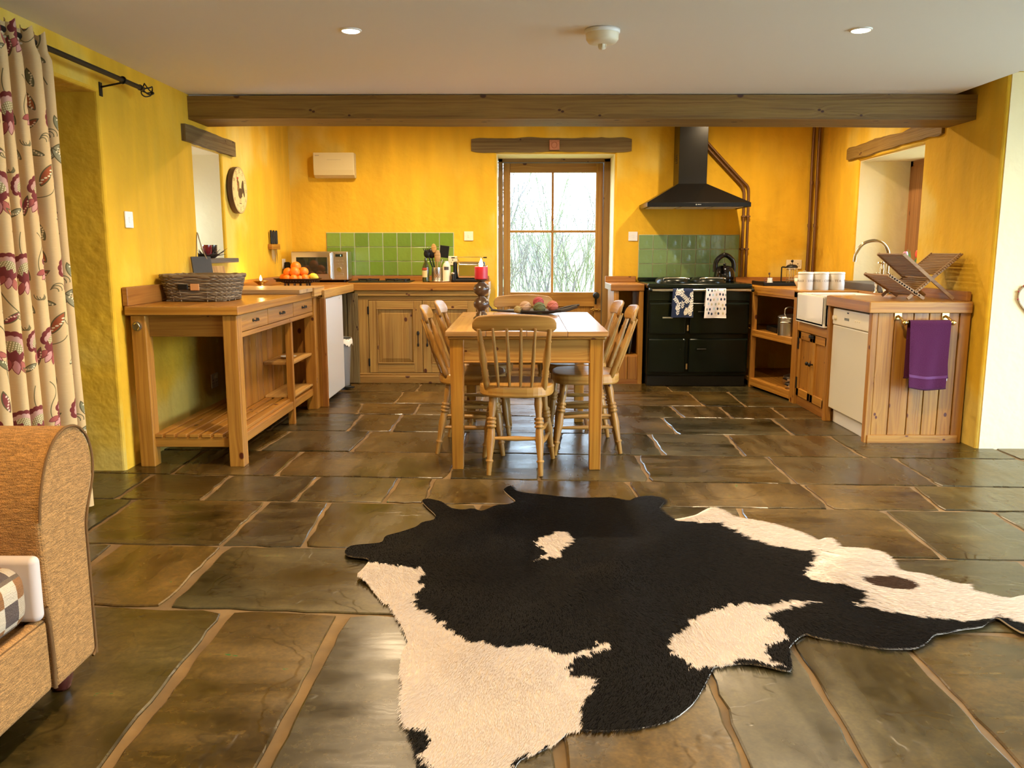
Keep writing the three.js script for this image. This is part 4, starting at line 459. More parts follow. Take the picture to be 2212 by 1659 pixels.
{ // range cooker
  const t = thing('range_cooker', 'black-green enamel range cooker with four doors under the hood', 'cooker'), x0 = 1.105, x1 = 2.015, zf = -7.33;
  P(t, 'body', bx(x0 + 0.01, x1 - 0.01, 0.1, 0.86, -7.94, zf, 0.01), AGA); P(t, 'plinth', bx(x0 + 0.02, x1 - 0.02, 0.0, 0.1, -7.92, zf - 0.03, 0.006), BLACK); P(t, 'top_plate', bx(x0, x1, 0.862, 0.912, -7.96, zf + 0.03, 0.018), AGA);
  P(t, 'back_rail', bx(x0, x1, 0.912, 0.945, -7.96, -7.93, 0.006), AGA);
  for (const [a, b, c, d, n] of [[1.125, 1.45, 0.47, 0.745], [1.48, 1.995, 0.47, 0.745], [1.125, 1.45, 0.13, 0.43], [1.48, 1.995, 0.13, 0.43]]) { const dr = P(t, 'oven_door', bx(a, b, c, d, zf - 0.005, zf + 0.032, 0.014), AGA); P(dr, 'door_handle', [rod(V(b - 0.05 - (a > 1.4 ? 0.4 : 0), (c + d) / 2 + 0.06, zf + 0.05), V(b - 0.05 + 0.08 - (a > 1.4 ? 0.4 : 0.08) - 0.0, (c + d) / 2 + 0.06, zf + 0.05), 0.006)], IRON); P(dr, 'hinge', [rod(V(a < 1.4 ? b + 0.012 : a - 0.012, c + 0.03, zf + 0.02), V(a < 1.4 ? b + 0.012 : a - 0.012, c + 0.08, zf + 0.02), 0.007)], CHROME); }
  P(t, 'fascia', bx(x0 + 0.015, x1 - 0.015, 0.76, 0.85, zf - 0.005, zf + 0.014, 0.006), AGA); P(t, 'badge', bx(1.24, 1.33, 0.61, 0.622, zf + 0.03, zf + 0.034, 0.002), STEEL);
  P(t, 'towel_rail', [rod(V(x0 + 0.03, 0.857, zf + 0.075), V(x1 - 0.02, 0.857, zf + 0.075), 0.011, 0.011, 14)], CHROME); P(t, 'rail_bracket', [x0 + 0.02, x1 - 0.012].flatMap((x) => [rod(V(x, 0.87, zf + 0.02), V(x, 0.857, zf + 0.08), 0.014, 0.014, 12), ball(0.016, x, 0.857, zf + 0.078, 1, 1, 1, 12)]), AGA);
  for (const cx of [1.38, 1.70]) { const l = P(t, 'hotplate_lid', lathe([[0, 0.05], [0.09, 0.048], [0.13, 0.04], [0.155, 0.024], [0.158, 0.0]], 36).scale(1, 1, 1.1).translate(cx, 0.912, -7.63), PH({ color: col(0.008, 0.012, 0.01), roughness: 0.25, specularIntensity: 0.6 })); P(l, 'lid_handle', tube([[cx - 0.11, 0.935, -7.46], [cx - 0.09, 0.952, -7.44], [cx + 0.09, 0.952, -7.44], [cx + 0.11, 0.935, -7.46]], 0.009, 24, 8), CHROME); } rebase(t);
  // towels over the rail
  const towel = (name, label, x0, x1, len, tex) => {
    const th = thing(name, label, 'towel', 'tea towels on the cooker rail'), zc = zf + 0.075, nx = 14, ny = 34, sheet = (u, v) => { const s = v * (len + 0.16), half = 0.14; let y, z; const r = 0.015; if (s < half) { y = 0.857 - (half - s); z = zc - r; } else if (s < half + Math.PI * r) { const a = (s - half) / r; y = 0.857 + r * Math.sin(a); z = zc - r * Math.cos(a); } else { y = 0.857 - (s - half - Math.PI * r); z = zc + r; } const w = Math.max(0, 0.857 - y); z += (z > zc ? 1 : -0.3) * (0.012 * Math.sin(u * 7 + 1) * w / 0.25 + 0.004 * Math.sin(u * 19) * w / 0.25); return [mix(x0, x1, u) + 0.01 * (u - 0.5) * w / 0.2 - 0.03 * w * (1 - u) , y, z]; };
    const pos = [], uv = [], idx = []; for (let j = 0; j <= ny; j++) for (let i = 0; i <= nx; i++) { pos.push(...sheet(i / nx, j / ny)); uv.push(i / nx, 1 - j / ny); } for (let j = 0; j < ny; j++) for (let i = 0; i < nx; i++) { const a = j * (nx + 1) + i, b = a + nx + 1; idx.push(a, b, a + 1, a + 1, b, b + 1); }
    const g = new THREE.BufferGeometry(); g.setAttribute('position', new THREE.Float32BufferAttribute(pos, 3)); g.setAttribute('uv', new THREE.Float32BufferAttribute(uv, 2)); g.setIndex(idx); g.computeVertexNormals(); P(th, 'cloth', g, S({ map: tex, roughness: 0.9, side: THREE.DoubleSide })); P(th, 'hem', tube([0, 0.25, 0.5, 0.75, 1].map((u) => V(...sheet(u, 1))), 0.003, 20, 6), S({ color: tex.userData.hem, roughness: 0.9 })); return rebase(th);
  };
  const leafTex = canvasTexture(256, 384, (c, w, h) => { c.fillStyle = '#1c2a4c'; c.fillRect(0, 0, w, h); const q = rng(3); c.strokeStyle = '#e8e6dc'; c.fillStyle = '#ece9e0'; const sprig = (x, y, a, n, s) => { c.save(); c.translate(x, y); c.rotate(a); c.lineWidth = 2.5; c.beginPath(); c.moveTo(0, 0); c.lineTo(0, -n * 20 * s); c.stroke(); for (let i = 0; i < n; i++) for (const k of [-1, 1]) { c.save(); c.translate(0, -i * 20 * s - 6); c.rotate(k * 0.75); c.beginPath(); c.ellipse(0, -15 * s, 5.5 * s, 15 * s, 0, 0, 7); c.fill(); c.restore(); } c.restore(); }; sprig(205, 150, 0.15, 6, 1.1); sprig(40, 110, 0.6, 3, 1.1); sprig(50, 200, 1.2, 4, 1.1); sprig(190, 250, -1.0, 4, 1); sprig(60, 330, 0.4, 3, 1.2); sprig(150, 350, 1.1, 4, 1.1); sprig(110, 60, -1.2, 3, 1); sprig(230, 350, 0.1, 5, 1); for (let j = 0; j < 4; j++) for (let i = 0; i < 3; i++) sprig(40 + i * 85 + (j % 2) * 30, 215 + j * 52, [0.5, -0.9, 1.2, 0.2][(i + j) % 4], 3, 0.95); }); leafTex.userData.hem = col(0.012, 0.02, 0.06);
  const dotTex = canvasTexture(256, 384, (c, w, h) => { c.fillStyle = '#ece8ee'; c.fillRect(0, 0, w, h); const q = rng(8), cs = ['#23304f', '#23304f', '#b9d3e3', '#c9bfa4', '#9aa7a0']; for (let j = 0; j < 10; j++) for (let i = 0; i < 6; i++) { c.fillStyle = cs[Math.floor(q() * cs.length)]; c.beginPath(); c.arc(26 + i * 42 + (j % 2) * 20 + (q() - 0.5) * 14, 20 + j * 37 + (q() - 0.5) * 12, 10.5, 0, 7); c.fill(); } }); dotTex.userData.hem = col(0.75, 0.72, 0.76);
  towel('tea_towel', 'navy tea towel with white leaf sprigs on the cooker rail', 1.315, 1.488, 0.26, leafTex); towel('tea_towel', 'white tea towel with coloured dots on the cooker rail', 1.60, 1.772, 0.265, dotTex);
  // kettle
  const k = thing('stove_kettle', 'glossy black kettle standing on the right of the range cooker', 'kettle'), kx = 1.86, kz = -7.7, KB = PH({ color: col(0.005, 0.005, 0.006), roughness: 0.08, specularIntensity: 0.8 });
  P(k, 'kettle_body', lathe([[0, 0], [0.085, 0], [0.092, 0.01], [0.095, 0.05], [0.09, 0.09], [0.075, 0.125], [0.05, 0.145], [0, 0.15]], 36).translate(kx, 0.947 - 0.034, kz), KB); P(k, 'handle', tube([[kx - 0.085, 1.0, kz], [kx - 0.075, 1.1, kz], [kx, 1.155, kz], [kx + 0.075, 1.1, kz], [kx + 0.085, 1.0, kz]], 0.022, 40, 12), KB); P(k, 'spout', along(lathe([[0.022, 0], [0.012, 0.07], [0.013, 0.075]], 16), V(kx - 0.03, 1.0, kz + 0.07), V(kx - 0.05, 1.05, kz + 0.12)), KB); P(k, 'lid_knob', ball(0.014, kx, 1.07, kz, 1, 1, 1, 14), KB); rebase(k);
}
{ // hood
  const t = thing('cooker_hood', 'black chimney cooker hood on the back wall above the range', 'hood'), HB = PH({ color: col(0.006, 0.0055, 0.005), roughness: 0.25, specularIntensity: 0.5 }), x0 = 1.11, x1 = 2.02, zf = -7.5, y0 = 1.575, y1 = 1.612;
  P(t, 'lip', [bx(x0, x1, y0, y1, zf, zf + 0.012, 0.002), bx(x0, x0 + 0.012, y0, y1, ZB + 0.01, zf, 0.002), bx(x1 - 0.012, x1, y0, y1, ZB + 0.01, zf, 0.002)], HB);
  const a = [[x0, y1, zf + 0.01], [x1, y1, zf + 0.01], [x1, y1, ZB + 0.01], [x0, y1, ZB + 0.01]], b = [[1.42, 1.79, -7.72], [1.675, 1.79, -7.72], [1.675, 1.79, ZB + 0.01], [1.42, 1.79, ZB + 0.01]], pos = []; for (let i = 0; i < 4; i++) { const j = (i + 1) % 4; pos.push(...a[i], ...a[j], ...b[j], ...a[i], ...b[j], ...b[i]); } const g = new THREE.BufferGeometry(); g.setAttribute('position', new THREE.Float32BufferAttribute(pos, 3)); g.computeVertexNormals(); P(t, 'canopy', g, HB);
  P(t, 'chimney', [bx(1.42, 1.675, 1.788, 2.498, ZB + 0.01, -7.72, 0.003)], PH({ color: col(0.008, 0.007, 0.005), roughness: 0.22, specularIntensity: 0.8 })); P(t, 'vent_slots', [0, 1, 2, 3, 4].map((i) => plainBox(1.4185, 1.42, 1.98 + i * 0.016, 1.986 + i * 0.016, -7.9, -7.8)), BLACK);
  P(t, 'underside', bx(x0 + 0.012, x1 - 0.012, y0 + 0.006, y0 + 0.016, ZB + 0.01, zf, 0.002), HB); for (let i = 0; i < 3; i++) P(t, 'grease_filter', bx(x0 + 0.05 + i * 0.28, x0 + 0.30 + i * 0.28, y0, y0 + 0.008, -7.93, -7.56, 0.002), S({ color: col(0.55, 0.53, 0.46), roughness: 0.5 })); P(t, 'badge', [rod(V(1.54, 1.594, zf + 0.012), V(1.54, 1.594, zf + 0.014), 0.006, 0.006, 12), ...[0, 1, 2, 3].map((i) => bx(1.552 + i * 0.008, 1.558 + i * 0.008, 1.591, 1.597, zf + 0.012, zf + 0.0135, 0.0004))], STEEL); rebase(t);
}
{ // copper pipes
  for (const [k, o, l] of [[0, 0, 'inner copper pipe angling from the hood down the back wall'], [1, 0.042, 'outer copper pipe angling from the hood down the back wall']]) { const t = thing('copper_pipe', l, 'pipe', 'copper pipes on the wall'), z = ZB + 0.03; P(t, 'pipe', tube([[1.64, 2.24 + o * 1.3, z], [1.74, 2.115 + o * 1.1, z], [2.03 + o * 0.55, 1.82 + o * 0.5, z], [2.062 + o * 0.9, 1.778 + o * 0.45, z], [2.078 + o, 1.735 + o * 0.3, z], [2.082 + o, 1.6, z], [2.084 + o, 1.2, z], [2.086 + o, 0.95, z]], 0.0125, 90, 10), COPPER); for (const y of [1.2, 1.5]) P(t, 'clip', bx(2.065 + o, 2.103 + o, y, y + 0.018, ZB + 0.002, ZB + 0.045, 0.004), COPPER); rebase(t); }
  for (const [k, x, z, l] of [[0, 2.70, ZB + 0.03, 'left copper pipe in the right back corner'], [1, 2.745, ZB + 0.055, 'right copper pipe in the right back corner']]) { const t = thing('copper_pipe', l, 'pipe', 'copper pipes on the wall'); P(t, 'pipe', tube([[x, 2.49, z], [x - 0.003, 2, z], [x + 0.002, 1.4, z], [x, 0.9, z]], 0.0135, 24, 10), COPPER); for (const y of [1.41, 1.8]) P(t, 'joint', rod(V(x, y, z), V(x, y + 0.03, z), 0.017, 0.017, 12), COPPER); rebase(t); }
}
{ // right run
  const t = thing('sink_worktop', 'pine worktop running along the right wall beside and behind the sink', 'worktop'), yt = 0.885;
  const top = (pts) => grain(extr(pts.map(([x, z]) => [x, -z]), 0.05, 0.004).rotateX(-Math.PI / 2).translate(0, yt - 0.05, 0), 2);
  P(t, 'top', [top([[2.15, -5.15], [2.15, -5.86], [2.6, -5.86], [2.6, -6.47], [2.15, -6.47], [2.15, -6.6], [2.03, -7.32], [2.03, -7.97], [2.77, -7.97], [2.77, -5.15]])], HONEY);
  P(t, 'fascia', wb(2.135, 2.155, 0.818, yt + 0.002, -5.86, -5.14, 0.004), HONEY); P(t, 'end_fascia', wb(2.135, 2.762, 0.818, yt + 0.002, -5.155, -5.125, 0.005), PINE); P(t, 'upstand', wb(2.735, 2.765, yt, 0.948, -5.94, -5.16, 0.006), PINE_RED); P(t, 'upstand', wb(2.735, 2.765, yt, 0.948, -7.95, -7.13, 0.006), PINE_RED); P(t, 'upstand', wb(2.03, 2.75, yt, 0.948, -7.985, -7.955, 0.006), PINE_RED); P(t, 'shelf_fascia', [grain(bx(0, 0.74, -0.07, 0, -0.02, 0, 0.003).rotateY(-Math.PI / 2 + 0.165).translate(2.03, yt - 0.0, -7.33), 2)], PINE2); rebase(t);
  // end panel
  const e = thing('end_panel', 'boarded pine end panel of the sink units facing the room', 'panel');
  const bw = [2.2, 2.305, 2.42, 2.515, 2.61, 2.70]; for (let i = 0; i < 5; i++) P(e, 'plank', wb(bw[i], bw[i + 1] - 0.004, 0.05, 0.82, -5.178, -5.15, 0.004, 1), [PINE, PINE2, HONEY, PINE, PINE2][i]); P(e, 'corner_post', wb(2.16, 2.197, 0.0, 0.82, -5.19, -5.142, 0.004, 1), PINE); P(e, 'wall_post', wb(2.70, 2.765, 0.0, 0.82, -5.178, -5.146, 0.004, 1), PINE2); P(e, 'bottom_rail', wb(2.175, 2.74, 0.0, 0.052, -5.165, -5.134, 0.004), PINE); rebase(e);
  const r = thing('towel_rail', 'brass towel rail with two brackets on the pine end panel', 'rail'); P(r, 'rail', rod(V(2.315, 0.765, -5.075), V(2.635, 0.765, -5.075), 0.0115, 0.0115, 14), BRASS); for (const x of [2.33, 2.62]) P(r, 'bracket', [bx(x - 0.035, x + 0.012, 0.775, 0.822, -5.15, -5.142, 0.003), tube([[x - 0.012, 0.8, -5.148], [x - 0.01, 0.79, -5.11], [x, 0.77, -5.085], [x, 0.765, -5.075]], 0.008, 14, 8), ball(0.017, x, 0.765, -5.075, 1, 1, 1, 14)], BRASS); rebase(r);
  // purple towel
  const tw = thing('hand_towel', 'purple terry towel hanging on the brass rail', 'towel'), nx = 26, ny = 60, zc = -5.075;
  const sheet = (u, v, off = 0) => { const s = v * 0.78, half = 0.34, rd = 0.016; let y, z; if (s < half) { y = 0.765 - (half - s); z = zc - rd; } else if (s < half + Math.PI * rd) { const a = (s - half) / rd; y = 0.765 + rd * Math.sin(a); z = zc - rd * Math.cos(a); } else { y = 0.765 - (s - half - Math.PI * rd); z = zc + rd; } const w = Math.max(0, 0.765 - y) / 0.4, f = z > zc; if (f) { y -= 0.02 * Math.sin(u * 2.6) * w; z += 0.012 + 0.014 * Math.sin(u * 5 + 0.6) * w + 0.006 * Math.sin(u * 13 + 2 * w) * w; } else z -= 0.004 * Math.sin(u * 6) * w - 0.004; return [mix(2.352, 2.598, u) + w * (f ? 0.012 * (1 - u) : 0.03 * u) + off, y, z + off]; };
  const grid = (o) => { const pos = [], uv = [], idx = []; for (let j = 0; j <= ny; j++) for (let i = 0; i <= nx; i++) { pos.push(...sheet(i / nx, j / ny)); uv.push(i / nx * 0.25, j / ny * 0.78); } for (let j = 0; j < ny; j++) for (let i = 0; i < nx; i++) { const a = j * (nx + 1) + i, b = a + nx + 1; idx.push(a, b, a + 1, a + 1, b, b + 1); } const g = new THREE.BufferGeometry(); g.setAttribute('position', new THREE.Float32BufferAttribute(pos, 3)); g.setAttribute('uv', new THREE.Float32BufferAttribute(uv, 2)); g.setIndex(idx); g.computeVertexNormals(); return g; };
  const terry = texture(256, 256, (u, v) => grey(0.35 + 0.65 * noise(u * 64, v * 64, 64, 64, 800)), false, 12, 12);
  const PUR = PH({ color: col(0.078, 0.004, 0.044), roughness: 1, bumpMap: terry, bumpScale: 0.004, sheen: 0.25, sheenColor: col(0.3, 0.05, 0.22), sheenRoughness: 0.5, side: THREE.DoubleSide }); P(tw, 'terry_cloth', grid(0), PUR);
  P(tw, 'woven_band', (() => { const pos = [], idx = []; for (let j = 0; j < 2; j++) for (let i = 0; i <= nx; i++) { const p = sheet(i / nx, 0.9 + j * 0.02); pos.push(p[0], p[1], p[2] + 0.0018); } for (let i = 0; i < nx; i++) idx.push(i, i + nx + 1, i + 1, i + 1, i + nx + 1, i + nx + 2); const g = new THREE.BufferGeometry(); g.setAttribute('position', new THREE.Float32BufferAttribute(pos, 3)); g.setIndex(idx); g.computeVertexNormals(); return g; })(), S({ color: col(0.1, 0.01, 0.08), roughness: 0.7, side: THREE.DoubleSide })); P(tw, 'hem', [tube([0, 0.2, 0.4, 0.6, 0.8, 1].map((u) => V(...sheet(u, 1))), 0.005, 24, 6), tube([0, 0.5, 1].map((u) => V(...sheet(u, 0))), 0.005, 16, 6)], PUR); P(tw, 'care_label', bx(2.6, 2.622, 0.405, 0.42, -5.092, -5.09, 0.0005), WHITE); rebase(tw);
  // dishwasher
  const d = thing('dishwasher', 'cream slimline dishwasher beside the pine end panel', 'dishwasher'), fx = 2.172, CRM = PH({ color: col(0.74, 0.69, 0.55), roughness: 0.2, clearcoat: 0.5, clearcoatRoughness: 0.1 });
  P(d, 'body', bx(2.205, 2.72, 0.1, 0.8, -5.815, -5.2, 0.004), CRM); P(d, 'door', bx(fx, 2.204, 0.105, 0.69, -5.813, -5.202, 0.008), CRM); const cp = P(d, 'control_panel', bx(fx - 0.004, 2.204, 0.692, 0.805, -5.813, -5.202, 0.008), CREAM); P(cp, 'programme_dial', rod(V(fx - 0.004, 0.742, -5.76), V(fx - 0.02, 0.742, -5.76), 0.018, 0.016, 20), CREAM); P(cp, 'display', plainBox(fx - 0.0052, fx - 0.004, 0.735, 0.752, -5.6, -5.52), S({ color: col(0.2, 0.2, 0.15), roughness: 0.3 })); P(cp, 'badge', plainBox(fx - 0.0052, fx - 0.004, 0.782, 0.79, -5.56, -5.53), BLACK); P(cp, 'buttons', [0, 1, 2].map((i) => bx(fx - 0.008, fx - 0.003, 0.738, 0.748, -5.42 + i * 0.03, -5.405 + i * 0.03, 0.002)), CREAM); P(d, 'top_gap', plainBox(2.2, 2.7, 0.8, 0.812, -5.81, -5.21), BLACK); P(d, 'plinth', bx(2.21, 2.24, 0.002, 0.1, -5.81, -5.2, 0.003), WHITE); rebase(d);
  // butler sink
  const s = thing('butler_sink', 'white fireclay butler sink in the right worktop', 'sink'), sx = 2.125, CER = PH({ color: col(0.86, 0.84, 0.78), roughness: 0.12, clearcoat: 0.8, clearcoatRoughness: 0.05 });
  P(s, 'basin', [bx(sx, sx + 0.04, 0.655, 0.878, -6.465, -5.868, 0.014), bx(2.56, 2.598, 0.655, 0.878, -6.465, -5.868, 0.014), bx(sx, 2.598, 0.655, 0.878, -5.908, -5.868, 0.014), bx(sx, 2.598, 0.655, 0.878, -6.465, -6.425, 0.014), bx(sx, 2.598, 0.655, 0.69, -6.465, -5.868, 0.01)], CER); P(s, 'waste', new THREE.CylinderGeometry(0.04, 0.04, 0.006, 24).translate(2.35, 0.692, -6.17), CHROME); rebase(s);
  // cupboard below
  const c = thing('sink_cupboard', 'pine cupboard with two boarded doors below the sink', 'cupboard'); P(c, 'carcase', [wb(2.2, 2.72, 0.06, 0.64, -6.58, -5.84)], PINE2); P(c, 'top_rail', wb(2.155, 2.2, 0.585, 0.652, -6.6, -5.83), PINE); P(c, 'post', wb(2.15, 2.2, 0.0, 0.88, -6.6, -6.49, 0.004, 1), PINE2); P(c, 'post', wb(2.15, 2.2, 0.0, 0.82, -5.862, -5.822, 0.004, 1), PINE2); P(c, 'plinth', wb(2.175, 2.22, 0.0, 0.07, -6.56, -5.83), PINE_RED);
  for (const [a, b, sg] of [[-6.488, -6.178, 1], [-6.172, -5.866, -1]]) { const dr = P(c, 'door', [wb(2.165, 2.19, 0.075, 0.58, a, a + 0.055, 0.003, 1), wb(2.165, 2.19, 0.075, 0.58, b - 0.055, b, 0.003, 1), wb(2.165, 2.19, 0.52, 0.58, a, b, 0.003, 2), wb(2.165, 2.19, 0.075, 0.135, a, b, 0.003, 2)], PINE); P(dr, 'door_panel', wb(2.178, 2.19, 0.13, 0.525, a + 0.05, b - 0.05, 0.002, 1), PINE2); const kz = sg > 0 ? b - 0.028 : a + 0.028; P(dr, 'knob', [rod(V(2.165, 0.36, kz), V(2.148, 0.36, kz), 0.006), ball(0.015, 2.14, 0.36, kz, 0.8, 1, 1, 12)], IRON); const hz = sg > 0 ? a + 0.006 : b - 0.006; for (const y of [0.44, 0.13]) P(dr, 'hinge', bx(2.158, 2.168, y, y + 0.09, hz - 0.012, hz + 0.012, 0.003), IRON); } P(c, 'latch', [bx(2.148, 2.16, 0.55, 0.575, -6.22, -6.13, 0.004), ball(0.012, 2.15, 0.562, -6.175, 0.8, 1, 1, 10)], IRON); rebase(c);
  // angled open shelves
  const o = thing('open_shelf_unit', 'open pine shelf unit set at an angle beside the range cooker', 'shelves'); const shelf = (y) => grain(extr([[2.03, 7.32], [2.15, 6.605], [2.7, 6.605], [2.7, 7.93], [2.03, 7.93]], 0.03, 0.003).rotateX(-Math.PI / 2).translate(0, y, 0), 2);
  P(o, 'shelf', shelf(0.475), PINE2); P(o, 'shelf', shelf(0.05), PINE2); P(o, 'front_edge', [0.455, 0.02].map((y) => grain(bx(0, 0.725, 0, 0.055, -0.02, 0, 0.003).rotateY(-Math.PI / 2 + 0.165).translate(2.03, y, -7.32), 2)), PINE); P(o, 'post', wb(2.025, 2.07, 0, 0.835, -7.36, -7.315, 0.004, 1), PINE); P(o, 'back_panel', bx(2.03, 2.76, 0.02, 0.83, -7.97, -7.95), wallMat); rebase(o);
  const p = thing('stock_pot', 'steel stock pot with lid on the open shelf beside the sink', 'pot'), px = 2.15, pz = -6.84, py = 0.506; P(p, 'pot_body', lathe([[0, 0], [0.085, 0], [0.09, 0.006], [0.09, 0.145], [0.094, 0.15], [0.088, 0.15], [0.086, 0.01], [0, 0.01]], 32).translate(px + 0.05, py, pz), STEEL); P(p, 'lid', lathe([[0.094, 0.15], [0.09, 0.16], [0.05, 0.175], [0, 0.18]], 32).translate(px + 0.05, py, pz), STEEL); P(p, 'lid_handle', tube([[px + 0.01, py + 0.175, pz], [px + 0.015, py + 0.22, pz], [px + 0.05, py + 0.235, pz], [px + 0.085, py + 0.22, pz], [px + 0.09, py + 0.175, pz]], 0.006, 24, 8), STEEL); P(p, 'side_handle', [tube([[px - 0.02, py + 0.11, pz + 0.07], [px - 0.05, py + 0.115, pz + 0.1], [px + 0.01, py + 0.115, pz + 0.12], [px + 0.03, py + 0.11, pz + 0.085]], 0.006, 20, 8)], STEEL); rebase(p);
  solo('roasting_tin', [bx(2.15, 2.4, 0.506, 0.512, -7.3, -7.0, 0.002), bx(2.15, 2.156, 0.506, 0.55, -7.3, -7.0, 0.002), bx(2.394, 2.4, 0.506, 0.55, -7.3, -7.0, 0.002), bx(2.15, 2.4, 0.506, 0.55, -7.3, -7.294, 0.002), bx(2.15, 2.4, 0.506, 0.55, -7.006, -7.0, 0.002)], BLACK, 'black roasting tin on the middle open shelf', 'tin');
  for (const [x, z, r, l] of [[2.3, -6.95, 0.09, 'larger steel saucepan on the bottom open shelf'], [2.22, -6.74, 0.06, 'smaller steel saucepan on the bottom open shelf']]) { const k = thing('saucepan', l, 'saucepan', 'saucepans on the bottom shelf'); P(k, 'pan_body', lathe([[0, 0], [r, 0], [r, r * 0.8], [r - 0.004, r * 0.8], [r - 0.006, 0.006], [0, 0.006]], 28).translate(x, 0.081, z), STEEL); P(k, 'lid', lathe([[r, r * 0.8], [r * 0.6, r * 0.95], [0.008, r], [0.012, r + 0.02], [0, r + 0.022]], 28).translate(x, 0.081, z), STEEL); P(k, 'handle', rod(V(x - r, 0.081 + r * 0.6, z), V(x - r * 1.1, 0.081 + r * 0.65, z + r * 1.3), 0.006), BLACK); rebase(k); }
}
const font = await new FontLoader().loadAsync('fonts/droid/droid_serif_regular.typeface.json');
{ // canisters, coffee press
  [['SUGAR', 2.258], ['COFFEE', 2.382], ['TEA', 2.506]].forEach(([word, x], i) => { const t = thing('storage_canister', 'white ceramic canister lettered ' + word + ', ' + ['left', 'middle', 'right'][i] + ' of three beside the sink', 'canister', 'canisters on the worktop'), y = 0.886, z = -6.68, r = 0.059; P(t, 'jar', lathe([[0, 0], [r - 0.004, 0], [r, 0.004], [r, 0.122], [r - 0.003, 0.124], [0, 0.124]], 36).translate(x, y, z), ENAMEL_WHITE); P(t, 'lid', lathe([[r - 0.002, 0.1245], [r + 0.001, 0.126], [r + 0.001, 0.139], [r - 0.004, 0.143], [0, 0.143]], 36).translate(x, y, z), ENAMEL_WHITE);
    const put = [], str = (word + ' · ').repeat(word === 'TEA' ? 5 : 3); let a = -1.9; for (const ch of str) { if (ch === ' ') { a += 0.14; continue; } const g = new TextGeometry(ch === '·' ? '-' : ch, { font, size: 0.0165, depth: 0.0006, curveSegments: 3 }); g.computeBoundingBox(); const w = Math.max(0.005, g.boundingBox.max.x - g.boundingBox.min.x); if (a + w / r > 1.9) break; put.push(g.translate(-w / 2 - g.boundingBox.min.x, 0, r).rotateY(a + w / r / 2).translate(x, y + 0.066, z)); a += w / r + 0.05; } P(t, 'lettering', put, S({ color: col(0.12, 0.1, 0.09), roughness: 0.7 })); rebase(t); });
  const tr = solo('serving_tray', [bx(2.14, 2.52, 0.886, 0.892, -7.72, -7.35, 0.004), bx(2.12, 2.54, 0.889, 0.918, -7.36, -7.345, 0.006), bx(2.12, 2.54, 0.889, 0.918, -7.725, -7.71, 0.006), bx(2.12, 2.135, 0.889, 0.925, -7.725, -7.345, 0.006), bx(2.525, 2.54, 0.889, 0.925, -7.725, -7.345, 0.006)], BLACK, 'black tray under the coffee press on the corner worktop', 'tray');
  const f = thing('coffee_press', 'glass coffee press with a black lid and frame on the tray', 'coffee pot'), x = 2.4, z = -7.47, y = 0.893; P(f, 'beaker', lathe([[0, 0.01], [0.044, 0.01], [0.045, 0.15], [0.0435, 0.15], [0.042, 0.013], [0, 0.013]], 28).translate(x, y, z), GLASS); P(f, 'frame', [new THREE.TorusGeometry(0.046, 0.003, 6, 30).rotateX(Math.PI / 2).translate(x, y + 0.14, z), new THREE.TorusGeometry(0.046, 0.003, 6, 30).rotateX(Math.PI / 2).translate(x, y + 0.012, z), ...[0, 1, 2, 3].map((i) => rod(V(x + 0.046 * Math.cos(i * 1.57 + 0.7), y, z + 0.046 * Math.sin(i * 1.57 + 0.7)), V(x + 0.046 * Math.cos(i * 1.57 + 0.7), y + 0.14, z + 0.046 * Math.sin(i * 1.57 + 0.7)), 0.003, 0.003, 6))], CHROME); P(f, 'lid', [lathe([[0.05, 0.15], [0.05, 0.165], [0.035, 0.178], [0, 0.182]], 28).translate(x, y, z), rod(V(x, y + 0.18, z), V(x, y + 0.2, z), 0.0025), ball(0.012, x, y + 0.21, z, 1, 1, 1, 14)], BLACK); P(f, 'plunger', [rod(V(x, y + 0.05, z), V(x, y + 0.15, z), 0.002), new THREE.CylinderGeometry(0.041, 0.041, 0.006, 24).translate(x, y + 0.05, z)], STEEL); P(f, 'handle', tube([[x - 0.046, y + 0.155, z], [x - 0.085, y + 0.158, z], [x - 0.09, y + 0.145, z], [x - 0.09, y + 0.03, z], [x - 0.088, y + 0.005, z]], 0.006, 30, 8), BLACK); rebase(f);
  const j = thing('cream_jug', 'small white jug with a dark pattern on the tray left of the coffee press', 'jug'); P(j, 'jug_body', lathe([[0, 0], [0.02, 0], [0.027, 0.02], [0.022, 0.05], [0.024, 0.062], [0.021, 0.062], [0.018, 0.05], [0, 0.01]], 22).translate(2.22, 0.893, -7.5), ENAMEL_WHITE); P(j, 'handle', tube([[2.2, 0.945, -7.5], [2.175, 0.945, -7.5], [2.18, 0.915, -7.5], [2.2, 0.91, -7.5]], 0.004, 16, 6), S({ color: col(0.2, 0.06, 0.04), roughness: 0.4 })); P(j, 'spoon', [rod(V(2.222, 0.92, -7.5), V(2.21, 0.985, -7.49), 0.003), ball(0.009, 2.209, 0.992, -7.49, 1, 1.3, 0.4, 10)], WALNUT); rebase(j);
  const tp = thing('sugar_bowl', 'low cream lidded bowl behind the canisters', 'bowl'); P(tp, 'bowl', lathe([[0, 0], [0.05, 0], [0.075, 0.05], [0.078, 0.09], [0, 0.09]], 28).translate(2.36, 0.886, -7.02), CREAM); P(tp, 'lid', [lathe([[0.08, 0.09], [0.07, 0.105], [0.02, 0.118], [0, 0.12]], 28).translate(2.36, 0.886, -7.02), new THREE.TorusGeometry(0.012, 0.004, 8, 20).translate(2.36, 1.018, -7.02)], BEECH); rebase(tp);
}
